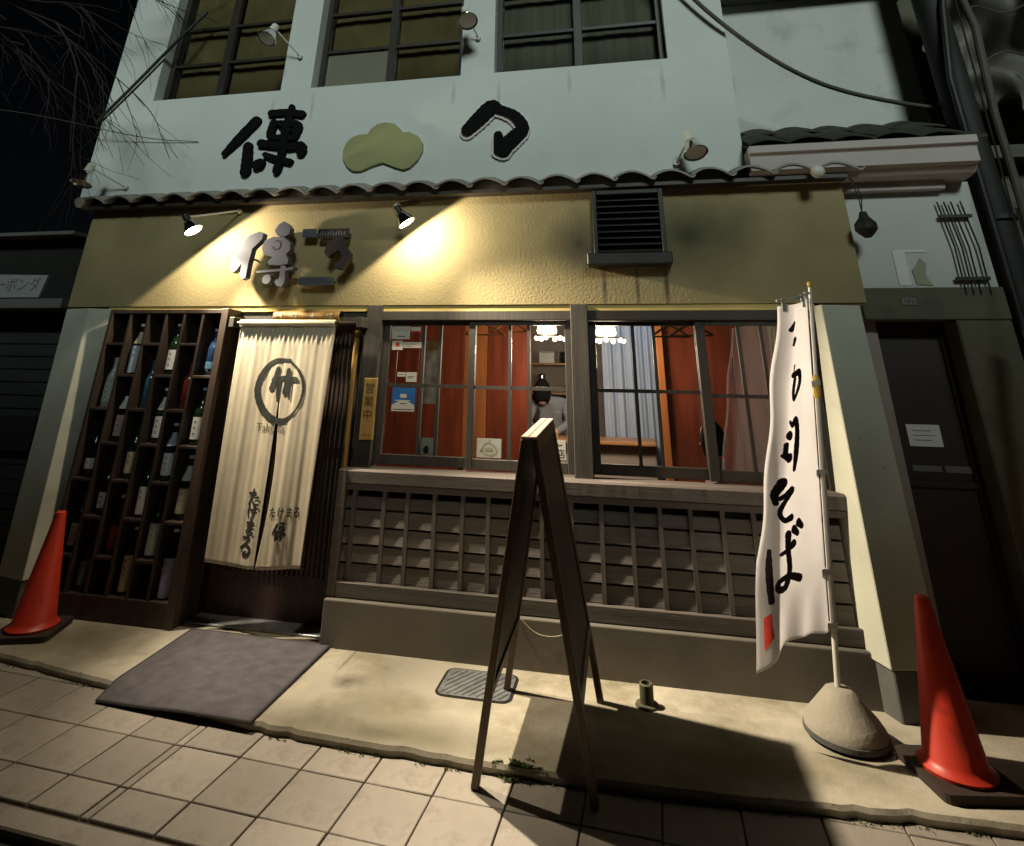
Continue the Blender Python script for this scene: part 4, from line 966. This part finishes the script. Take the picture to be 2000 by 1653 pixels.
B().box(2.318, 2.50, .2545, .2575, 1.232, 1.352).obj('sheet', 'paper_white', t)
nb = B()
for i in range(3): brush_flat(nb, [[(2.345, 1.318-.026*i, .004), (2.345+.10+.02*(i % 2), 1.318-.026*i, .004)]], lambda x, z, k: (x, .2535, z), 3)
nb.obj('print_lines', 'ink_grey', t)
t = thing('label_strip', 'narrow pale label strip low on the dark side door', 'label', (2.46, .25, 1.1))
B().box(2.305, 2.46, .2545, .2575, 1.098, 1.130).box(2.48, 2.625, .2545, .2575, 1.096, 1.132).obj('strip', 'beam_grey', t)
# hanging black bulb holder at the eave end
t = thing('hanging_lamp', 'black hanging bulb holder on a cord at the right eave end', 'lamp', (2.19, -.08, 2.45))
B().tube(catmull([(2.18,-.09,2.84),(2.215,-.09,2.72),(2.20,-.09,2.60)], 8), .004, 6).tube(catmull([(2.17,-.09,2.84),(2.20,-.085,2.72),(2.20,-.09,2.60)], 8), .004, 6).obj('cord', 'cable_black', t)
B().lathe([(0,.02),(.02,.015),(.03,-.02),(.062,-.06),(.064,-.10),(.045,-.125),(.02,-.15),(0,-.152)], (2.205,-.09,2.59), 16).obj('shade', 'near_black', t, smooth='auto')
# ---------------------------------------------------------------- far right: dark house, pole, guard, tarpaulin
t = thing('dark_house', 'dark unlit house at the right edge behind the pole', 'building', (5, 1, 0))
B().box(3.32, 8, .9, 6, 0, 3.2).obj('wall', 'olive_dark', t)
B().box(3.32, 8, 1.6, 6, 3.2, 7.5).obj('upper_wall', 'olive_dark', t)
w_ = B().box(3.6, 4.3, .885, .899, 2.2, 2.9).obj('window', 'frame_dark', t); B().box(3.65, 4.25, .878, .884, 2.25, 2.85).obj('pane', 'upper_glass', w_)
B().box(3.30, 8, .7, 1.6, 3.2, 3.3).obj('balcony_floor', 'olive_dark', t)
t = thing('tarpaulin', 'pale crumpled tarpaulin bundled on the dark balcony at upper right', 'tarpaulin', (3.9, .9, 3.3))
def tarp(u, v):
    x = 3.50+1.25*u; z = 3.55+1.75*v
    return (x - .10*math.sin(v*6+u*3), .85 - .22*math.sin(u*5+v*8) - .10*math.sin(u*13-v*17) - .05*math.sin(u*29+v*21), z + .10*math.sin(u*7))
B().grid(tarp, 50, 60).obj('crumpled_sheet', 'tarp_pale', t, smooth=True, solid=.006)
rp_ = B()
for zz, ph in ((3.9,0),(4.35,1.2)): rp_.tube([(3.5+1.25*u/14, .50-.04*math.sin(u+ph), zz+.25*u/14+.05*math.sin(u*.9+ph)) for u in range(15)], .008, 6)
rp_.obj('lashing_rope', 'cable_grey', t)
t = thing('utility_pole', 'dark utility pole with clamped conduits at the right edge', 'pole', (3.10, .15, 0))
B().tube([(3.08,.22,-.02),(3.13,.22,6.5)], [.11,.095], 18).obj('shaft', 'near_black', t, smooth='auto')
B().tube([(2.99,.09,.0),(3.03,.09,3.6),(3.12,.08,4.2),(3.3,.12,4.8)], .022, 10).obj('conduit', 'dark_metal', t, smooth='auto')
B().tube([(3.16,.08,.0),(3.22,.08,3.3),(3.28,.08,4.0),(3.24,.15,4.9)], .026, 10).obj('conduit', 'cable_grey', t, smooth='auto')
for z in (.8, 1.7, 2.6): B().lathe([(.124,z-.015),(.124,z+.015)], (3.10,.22,0), 18).obj('band', 'dark_metal', t)
t = thing('guy_guard', 'orange guard sleeve with white strip on a guy wire at the right edge', 'guard', (2.86, -.25, 0))
B().tube([(2.60,-.25,.06),(2.92,-.25,1.92)], .03, 12).obj('sleeve', 'orange_guard', t, smooth='auto')
B().tube([(2.915,-.25,1.90),(3.25,.1,4.9)], .006, 6).obj('wire', 'dark_metal', t)
B().tube([(2.81,-.285,1.55),(2.885,-.285,1.98)], .010, 8).obj('white_strip', 'pole_white', t)
# ---------------------------------------------------------------- left neighbour
t = thing('neighbour_shop', 'dark closed shop with pale beam and shutter at the left edge', 'building', (-5.5, .3, 0))
B().box(-10, -4.03, .45, 5, 0, 2.68).obj('wall', 'shutter_dark', t)
B().box(-10, -4.0, .12, .45, 2.055, 2.135).obj('pale_beam', 'beam_grey', t, bevel=.004)
B().box(-10, -4.0, .05, .45, 2.675, 2.705).obj('roof_edge', 'beam_grey', t)
B().box(-10, -4.02, .22, .45, 2.135, 2.675).obj('fascia', 'near_black', t)
for i in range(18): B().box(-10, -4.035, .425, .449, .1+i*.105, .198+i*.105).obj('shutter_slat', 'shutter_dark', t, bevel=.006)
t = thing('shop_sign', 'dim white shop sign with grey katakana at the left edge', 'sign', (-4.65, .2, 2.16))
B().prism([(-5.05,2.155),(-4.335,2.155),(-4.30,2.345),(-5.05,2.365)], .195, .219).obj('board', 'sign_dim', t)
text_flat(B(), 'ーボンダ', .13, lambda x, z, k: (-4.60+x, .193, 2.258+z), .95).obj('lettering', 'ink_grey', t)
t = thing('meter_box', 'dark meter box on the closed shop front at far left', 'box', (-4.3, .4, .93))
B().box(-4.55, -4.12, .30, .424, .95, 1.20).obj('box_body', 'near_black', t, bevel=.006)
B().box(-4.53, -4.14, .292, .30, 1.065, 1.085).obj('lid_seam', 'dark_metal', t)
# ---------------------------------------------------------------- bare street tree reaching in at upper left
tree = thing('bare_tree', 'leafless street tree whose brown twigs reach in at upper left', 'tree', (-5.2, -1.5, 0))
tk = B(); tk.tube([(-5.2,-1.5,-.03),(-5.18,-1.48,1.2),(-5.1,-1.45,2.4),(-5.0,-1.4,3.4),(-4.9,-1.35,4.4),(-4.9,-1.3,5.6)], [.13,.11,.10,.085,.06,.03], 12)
tk.obj('trunk', 'twig', tree, smooth='auto')
tw = B(); rnd = random.Random(21)
def branch(p, d, L, r, lev):
    pts = [p]; q = p.copy(); n_ = 7
    for i in range(n_):
        d = (d + Vector((rnd.uniform(-.16,.16), rnd.uniform(-.14,.14), rnd.uniform(-.20,.10)))).normalized(); q = q + d*L/n_; pts.append(q.copy())
    tw.tube(pts, [max(.0013, r*(1-.75*i/n_)) for i in range(n_+1)], 5 if lev else 8, cap=False)
    if lev < 3:
        for _ in range((4, 4, 3)[lev]):
            i = rnd.randint(2, n_-1); dd = (d + Vector((rnd.uniform(-.6,.6), rnd.uniform(-.5,.5), rnd.uniform(-.55,.35)))).normalized()
            branch(pts[i], dd, L*rnd.uniform(.45,.7), r*.5, lev+1)
for z, dx, dz, L in ((4.0,1,.02,1.6),(4.25,1,-.05,1.9),(4.6,1,-.10,1.9),(4.1,-.6,.5,1.8),(4.9,.9,-.02,1.8),(4.4,.2,.6,1.4)):
    branch(Vector((-5.0, -1.4, z)), Vector((dx, rnd.uniform(-.1,.35), dz)).normalized(), L, .02, 0)
tw.obj('crown', 'twig', tree)
# ---------------------------------------------------------------- cables
o = B().tube(catmull([(.55,-.25,5.75),(1.10,-.10,4.76),(1.60,-.05,4.06),(2.20,.12,3.65),(2.92,.3,3.49),(3.05,.25,3.50)], 10), .017, 8).obj('overhead_cable', 'cable_grey', None, smooth=True)
tag(o, 'thick grey cable drooping from above to the pole at upper right', 'cable')
o = B().tube(catmull([(-4.02,-.03,3.70),(-3.955,-.03,3.78),(-3.66,-.035,4.13),(-3.36,-.03,4.52),(-3.15,.02,4.85)], 8), .014, 8).obj('wall_cable', 'cable_black', None, smooth=True)
tag(o, 'black cable running diagonally across the upper left wall corner', 'cable')
o = B().tube(catmull([(-7.5,-.5,3.95),(-5,-.3,3.80),(-3.5,-.06,3.52),(-2.9,-.01,3.45)], 8), .004, 5).obj('thin_wire', 'cable_grey', None, smooth=True)
tag(o, 'thin faint wire reaching the upper wall from the left', 'wire')
# ---------------------------------------------------------------- added block behind the camera, unseen, keeping the night light off the lower front
op = thing('shade_block', 'added unseen dark block across the street that shades the lower front', 'building', (0, -12, 0))
B().box(-30, 30, -20, -12, -.05, OPP_H).obj('wall', 'shade_block_wall', op)
B().box(-30.2, 30.2, -20, -11.8, OPP_H, OPP_H+.25).obj('parapet', 'olive_dark', op)
for i in range(14):
    x = -26+i*4
    w_ = B().box(x, x+1.6, -11.995, -11.95, 2.9, 4.3).obj('window', 'frame_dark', op); B().box(x+.08, x+1.52, -11.948, -11.94, 2.98, 4.22).obj('pane', 'upper_glass', w_)

# ---------------------------------------------------------------- inside the restaurant
def pendant(x, y, z, label):
    t = thing('pendant_lamp', label, 'lamp', (x, y, z), None)
    B().tube([(x,y,z+.10),(x,y,2.5)], .006, 6).obj('cord', 'dark_metal', t)
    B().lathe([(0,.085),(.04,.08),(.075,.05),(.088,.0),(.08,-.025),(0,-.03)], (x,y,z), 20).obj('main_globe', 'globe', t, smooth=True)
    for k in range(6):
        a = k*math.pi/3+.3; px_, py_ = x+.12*math.cos(a)+.03, y+.12*math.sin(a)
        B().lathe([(0,.021),(.015,.015),(.021,0),(.015,-.015),(0,-.021)], (px_,py_,z-.062), 10).obj('small_globe', 'globe', t, smooth=True)
    B().lathe([(.12,-.052),(.126,-.048),(.126,-.044),(.12,-.040)], (x+.03,y,z), 24).obj('ring', 'dark_metal', t)
    ld = bpy.data.lights.new('pendant_light', 'POINT'); lo = bpy.data.objects.new('pendant_light', ld); COL.objects.link(lo)
    ld.energy = 32; ld.color = (1,.80,.58); ld.shadow_soft_size = .12; lo.location = (x, y, z-.16); attach(lo, t)
pendant(.016, 1.1, 1.955, 'glowing globe cluster pendant seen through the window left of the centre post')
pendant(.515, 1.1, 1.94, 'glowing globe cluster pendant seen through the window right of the centre post')
t = thing('ceiling_tube', 'cool white ceiling light deep inside the room', 'lamp', (.7, 2.05, 2.47))
B().box(.2, 1.4, 1.99, 2.11, 2.47, 2.5).obj('housing', 'lamp_white', t)
M('tube_lit', (.8,.9,1), .4, emit=14., ecol=(.62,.78,1.0))
B().tube([(.22,2.05,2.455),(1.38,2.05,2.455)], .014, 10).obj('tube', 'tube_lit', t)
cu = thing('room_curtain', 'pale blue floor-length curtain inside, behind the right window', 'curtain', (.75, 2.4, .1))
B().grid(lambda u, v: (.44+.60*u, 2.42+.022*math.sin(u*38)+.012*math.sin(u*71+v), .12+2.3*v), 90, 6).obj('drape', 'curtain_blue', cu, smooth=True, solid=.002)
B().tube([(.38,2.42,2.43),(1.1,2.42,2.43)], .012, 8).obj('rail', 'dark_metal', cu)
def hanger(x, y, z, w, mat, label, rot=0.):
    t = thing('coat_hanger', label, 'coat hanger', (x, y, z), 'coat hangers inside')
    c, s = math.cos(rot), math.sin(rot)
    tr_ = lambda u, zz: (x+u*c, y+u*s, z+zz)
    B().tube([tr_(-w/2,-.085), tr_(-w/4,-.035), tr_(0,0), tr_(w/4,-.035), tr_(w/2,-.085)], .009, 8).tube([tr_(-w/2,-.085), tr_(w/2,-.085)], .007, 8).obj('shoulders', mat, t, smooth='auto')
    B().tube([tr_(0,0), tr_(0,.03), tr_(.02,.05), tr_(.01,.07), tr_(-.012,.065)], .003, 6).obj('hook', 'dark_metal', t)
hanger(-.47, .80, 1.985, .34, 'hanger_wood', 'wooden coat hanger at left of the pair behind the left window', .15)
hanger(-.27, .84, 2.01, .36, 'hanger_wood', 'wooden coat hanger at right of the pair behind the left window', -.35)
hanger(1.02, .86, 1.98, .30, 'hanger_dark', 'dark coat hanger nearest the orange post behind the right window', .2)
hanger(1.17, .80, 1.985, .32, 'hanger_dark', 'dark coat hanger further right behind the right window', -.2)
o = B().tube([(-1.2,.85,2.045),(0,.85,2.045)], .012, 8).obj('hanging_rail', 'hanger_wood', bld)
o = B().tube([(.95,.83,2.035),(2.1,.83,2.035)], .012, 8).obj('hanging_rail', 'hanger_dark', bld)

def person(label, loc, joints, edges, rad, mats, head, face_dir, hair_back=True):
    t = thing('person', label, 'person', loc)
    me = bpy.data.meshes.new('body'); me.from_pydata(joints, edges, []); o = bpy.data.objects.new('body', me); COL.objects.link(o)
    sk = o.modifiers.new('skin', 'SKIN'); o.modifiers.new('sub', 'SUBSURF').levels = 2; o.modifiers['sub'].render_levels = 2
    for i, r_ in enumerate(rad): me.skin_vertices[0].data[i].radius = (r_, r_)
    me.skin_vertices[0].data[0].use_root = True
    dress(o, mats[0], t); hd = Vector(head); fd = Vector(face_dir).normalized()
    h = B(); h.lathe([(0,-.115),(.035,-.105),(.058,-.07),(.070,-.02),(.075,.03),(.068,.075),(.045,.105),(0,.115)], hd, 18)
    side = fd.cross(Vector((0,0,1))).normalized()
    h.lathe([(0,.026),(.010,.018),(.013,.0),(.0,-.004)], hd+fd*.062+Vector((0,0,-.02)), 8, axis=fd)
    for s in (-1, 1): h.lathe([(0,.012),(.012,.008),(.018,.0),(.0,-.004)], hd+side*.070*s+Vector((0,0,-.01)), 8, axis=side*s)
    ho = h.obj('head', mats[1], t, smooth=True)
    e = B()
    for s in (-1, 1): e.lathe([(0,.005),(.007,.003),(.009,0)], hd+fd*.066+side*.026*s+Vector((0,0,.01)), 8, axis=fd)
    e.obj('eyes', 'hair', ho)
    B().bar(hd+fd*.060+side*.018+Vector((0,0,-.058)), hd+fd*.060-side*.018+Vector((0,0,-.058)), .006, .006).obj('mouth', 'seal_red', ho)
    hr = B()
    def hp(u, v):
        a = -math.pi*.80*(u-.5)*2; el = math.pi/2*(1-v*1.55)
        dd = (-fd*math.cos(a) + side*math.sin(a))*math.cos(el) + Vector((0,0,1))*math.sin(el)
        return hd + Vector((dd.x*.088, dd.y*.088, dd.z*.124)) + Vector((0,0,.004))
    hr.grid(hp, 20, 10).obj('hair', 'hair', t, smooth=True, solid=.012)
    return t
# cook bending over behind the counter
cx_, cy_ = -.14, 2.65
J = [(cx_,cy_,.95),(cx_,cy_-.05,1.12),(cx_+.03,cy_-.14,1.30),(cx_,cy_-.20,1.36),(cx_-.02,cy_-.24,1.41),
     (cx_-.15,cy_-.16,1.33),(cx_-.20,cy_-.30,1.16),(cx_-.10,cy_-.46,1.08),
     (cx_+.18,cy_-.16,1.33),(cx_+.23,cy_-.28,1.16),(cx_+.10,cy_-.46,1.08),
     (cx_-.09,cy_,.88),(cx_-.10,cy_+.01,.50),(cx_-.10,cy_+.03,.14),(cx_+.09,cy_,.88),(cx_+.10,cy_+.01,.50),(cx_+.10,cy_+.03,.14)]
E_ = [(0,1),(1,2),(2,3),(3,4),(2,5),(5,6),(6,7),(2,8),(8,9),(9,10),(0,11),(11,12),(12,13),(0,14),(14,15),(15,16)]
pc = person('cook in pale shirt bending away, glimpsed deep inside through the left window', (cx_,cy_,.1), J, E_, [.13,.13,.12,.06,.05,.06,.045,.035,.06,.045,.035,.09,.065,.05,.09,.065,.05], ('shirt_white','skin'), (cx_-.05,cy_-.28,1.43), (-.25,.95,-.2))
hb_ = B()
for sx in (-1, 1):
    hx = cx_+.10*sx
    hb_.lathe([(0,-.03),(.03,-.02),(.036,.0),(.03,.03),(0,.045)], (hx,cy_-.47,1.075), 10)
    for k in range(4): hb_.tube([(hx-.022+.015*k,cy_-.50,1.07),(hx-.024+.016*k,cy_-.535-.006*(k in (1,2)),1.06),(hx-.022+.015*k,cy_-.55-.008*(k in (1,2)),1.04)], [.009,.008,.006], 6)
    hb_.tube([(hx-.03*sx,cy_-.475,1.07),(hx-.05*sx,cy_-.505,1.065),(hx-.045*sx,cy_-.53,1.055)], [.010,.009,.007], 6)
hb_.obj('hands', 'skin', pc, smooth=True)
B().box(-.24, .9, 1.95, 2.2, .1, 1.02).obj('counter', 'room_beige', bld, bevel=.01)
B().box(-.24, .9, 1.85, 2.3, 1.02, 1.05).obj('counter_top', 'hanger_wood', bld, bevel=.006)
def shelf_item(name, label, cat, prof, c, mat):
    tag(B().lathe(prof, c, 18).obj(name, mat, None, smooth='auto'), label, cat)
t = thing('cardboard_box', 'small white box on the shelf deep inside the left window', 'box', (-.2, 3.2, 1.74))
B().box(-.32, -.14, 3.15, 3.35, 1.7405, 1.85).obj('carton', 'paper_white', t, bevel=.004); B().box(-.325, -.135, 3.145, 3.355, 1.851, 1.868).obj('lid', 'sticker_grey', t, bevel=.003)
shelf_item('cooking_pot', 'dark pot hanging-height on the shelf right of the white box inside', 'pot', [(0,0),(.07,0),(.085,.02),(.085,.12),(.09,.125),(.08,.125),(.08,.02),(0,.015)], (.0,3.25,1.7405), 'dark_metal')
shelf_item('steel_jug', 'steel jug on the lower shelf deep inside the left window', 'jug', [(0,0),(.05,0),(.06,.02),(.055,.14),(.045,.18),(.05,.2),(.042,.2),(.04,.02),(0,.015)], (-.3,3.25,1.4205), 'chrome')
shelf_item('stacked_bowls', 'pale stacked bowls on the lower shelf deep inside', 'bowl', [(0,0),(.03,0),(.06,.04),(.07,.06),(.06,.06),(.075,.08),(.065,.08),(.08,.10),(.07,.10),(0,.05)], (.05,3.25,1.4205), 'sticker_white')
shelf_item('soy_bottle', 'small dark bottle on the counter behind the left window', 'bottle', [(0,0),(.03,0),(.032,.01),(.032,.09),(.012,.13),(.012,.16),(0,.161)], (.15,2.0,1.0505), 'bottle_brown')
# guest sitting inside the right window
gx, gy = 1.24, .66
J = [(gx,gy,.50),(gx+.02,gy,.72),(gx+.01,gy,.92),(gx,gy,1.02),(gx-.01,gy,1.08),
     (gx,gy-.17,.93),(gx-.05,gy-.21,.72),(gx-.24,gy-.14,.70),
     (gx,gy+.17,.93),(gx-.05,gy+.21,.72),(gx-.24,gy+.14,.70),
     (gx-.02,gy-.09,.49),(gx-.38,gy-.10,.50),(gx-.40,gy-.10,.14),(gx-.02,gy+.09,.49),(gx-.38,gy+.10,.50),(gx-.40,gy+.10,.14)]
pg = person('dark-haired guest in lilac jacket seated inside the right window', (gx,gy,.1), J, E_, [.14,.14,.12,.055,.05,.065,.05,.038,.065,.05,.038,.09,.07,.05,.09,.07,.05], ('jacket_lilac','skin'), (gx-.02,gy,1.185), (-1,.15,-.05))
hb_ = B()
for sy in (-1, 1):
    hy = gy+.14*sy
    hb_.lathe([(0,-.03),(.03,-.02),(.036,.0),(.03,.03),(0,.045)], (gx-.27,hy,.70), 10)
    for k in range(4): hb_.tube([(gx-.30,hy-.022+.015*k,.70),(gx-.335-.006*(k in (1,2)),hy-.022+.015*k,.69),(gx-.35-.008*(k in (1,2)),hy-.022+.015*k,.675)], [.009,.008,.006], 6)
    hb_.tube([(gx-.275,hy-.03*sy,.70),(gx-.30,hy-.05*sy,.695),(gx-.325,hy-.047*sy,.69)], [.010,.009,.007], 6)
hb_.obj('hands', 'skin', pg, smooth=True)
t = thing('bench', 'dark wooden bench under the seated guest', 'bench', (1.3, .66, .1))
B().box(1.02, 1.55, .40, .92, .32, .36).obj('seat', 'hanger_dark', t, bevel=.01)
for bx, by in ((1.06,.44),(1.51,.44),(1.06,.88),(1.51,.88)): B().box(bx-.02,bx+.02,by-.02,by+.02,.1,.32).obj('leg', 'hanger_dark', t)

# ---------------------------------------------------------------- stickers and papers on the glass
def sticker(label, x0, x1, z0, z1, mat, y=.068, extra=None, name='window_sticker', cat='sticker'):
    t = thing(name, label, cat, ((x0+x1)/2, y, z0)); B().box(x0, x1, y, y+.0012, z0, z1).obj('sheet', mat, t)
    if extra: extra(t, y-.0006)
def lines(rows, mat='ink_grey', wid=.004):
    def f(t, y):
        b = B()
        for (a, c, z) in rows: brush_flat(b, [[(a, z, wid), (c, z, wid)]], lambda x, zz, k: (x, y, zz), 3)
        b.obj('print', mat, t)
    return f
def s1(t, y):
    B().box(-.991, -.857, y-.0004, y, 1.908, 1.934).obj('olive_header', 'sticker_olive', t)
    b = B()
    for i in range(6): brush_flat(b, [[(-.975+i*.02, 1.872+.006*(i % 2), .005), (-.968+i*.02, 1.898-.005*(i % 3), .005)]], lambda x, z, k: (x, y, z), 3)
    brush_flat(b, [[(-.95,1.838,.006),(-.89,1.838,.006)]], lambda x, z, k: (x, y, z), 3); b.obj('print', 'ink_grey', t)
sticker('white sticker with olive header at the top left window corner', -.991, -.857, 1.819, 1.934-.02, 'sticker_white', extra=s1)
sticker('small white and red sticker beside the olive-headed one', -.85, -.777, 1.868, 1.903, 'sticker_white', extra=lambda t, y: B().box(-.85, -.777, y-.0004, y, 1.868, 1.876).obj('red_band', 'sticker_red', t))
sticker('square white sticker with a red mark on the left window', -.983, -.903, 1.746, 1.808, 'sticker_white', extra=lambda t, y: B().prism([(-.958,1.770),(-.928,1.768),(-.926,1.790),(-.936,1.797),(-.956,1.795)], y-.0004, y).obj('red_mark', 'sticker_red', t))
sticker('long narrow white sticker right of the red-marked one', -.899, -.762, 1.760, 1.800, 'sticker_white', extra=lines([(-.89,-.80,1.785),(-.89,-.83,1.772)]))
sticker('tiny white sticker just above the left window crossbar', -.928, -.868, 1.568, 1.597, 'sticker_white', extra=lines([(-.92,-.88,1.583)]))
sticker('small square white sticker just above the left window crossbar', -.862, -.785, 1.535, 1.598, 'sticker_white', extra=lines([(-.85,-.80,1.570),(-.85,-.81,1.560)]))
def s7(t, y):
    arc = [(-.952,1.346),(-.788,1.346)] + [(-.787-.165*k/14, 1.385+.030*math.sin(math.pi*k/14)) for k in range(15)]
    B().prism(arc, y-.0004, y).obj('white_arc', 'sticker_white', t)
    B().box(-.895,-.847,y-.0004,y,1.432,1.456).obj('white_logo', 'sticker_white', t)
    b = B()
    for (a, c, z) in ((-.93,-.82,1.415),): brush_flat(b, [[(a,z,.006),(c,z,.006)]], lambda x, zz, k: (x, y, zz), 3)
    b.obj('print', 'sticker_white', t)
    b = B()
    for (a, c, z) in ((-.89,-.85,1.395),(-.94,-.80,1.358)): brush_flat(b, [[(a,z,.006),(c,z,.006)]], lambda x, zz, k: (x, y-.0006, zz), 3)
    b.obj('print', 'ink_grey', t)
sticker('blue card with white arc and logo below the left window crossbar', -.955, -.787, 1.346, 1.497, 'sticker_blue', extra=s7)
def s8(t, y):
    b = B(); brush_flat(b, [[(-.30,1.13,.012),(-.28,1.165,.010),(-.25,1.175,.008),(-.21,1.155,.012),(-.20,1.12,.012),(-.25,1.105,.010),(-.30,1.13,.010)],[(-.25,1.175,.006),(-.24,1.195,.005)],[(-.27,1.14,.02),(-.23,1.14,.02)]], lambda x, z, k: (x, y-.0002*k, z), 5); b.obj('drawing', 'sticker_olive', t)
sticker('grey paper with a faint drawing at the bottom of the middle sash', -.33, -.167, 1.091, 1.203, 'sticker_grey', y=.030, extra=s8)
def s9(t, y):
    b = B(); text_flat(b, '店', .058, lambda x, z, k: (.218+x, y, 1.128+z)); brush_flat(b, [[(.19,1.178,.006),(.205,1.182,.006)],[(.21,1.177,.005),(.225,1.182,.006)]], lambda x, z, k: (x, y, z), 3); b.obj('lettering', 'ink', t)
sticker('white card with a bold black character beside the centre post', .18, .250, 1.099, 1.209, 'sticker_white', y=.030, extra=s9)
sticker('tall colourful poster hanging inside behind the left window', -.823, -.69, 1.386, 1.825, 'poster_mix', y=.34, name='poster', cat='poster', extra=lambda t, y: B().prism([(-.79,1.79),(-.755,1.80),(-.75,1.76),(-.78,1.75)], y-.0006, y).obj('yellow_motif', 'trim_yellow', t))
sticker('small card with dark print standing at the bottom left pane', -.745, -.64, 1.083, 1.185, 'sticker_grey', y=.11, name='card', cat='card', extra=lambda t, y: B().prism([(-.715,1.09),(-.685,1.09),(-.68,1.125),(-.70,1.14),(-.72,1.12)], y-.0006, y).obj('dark_print', 'ink', t))
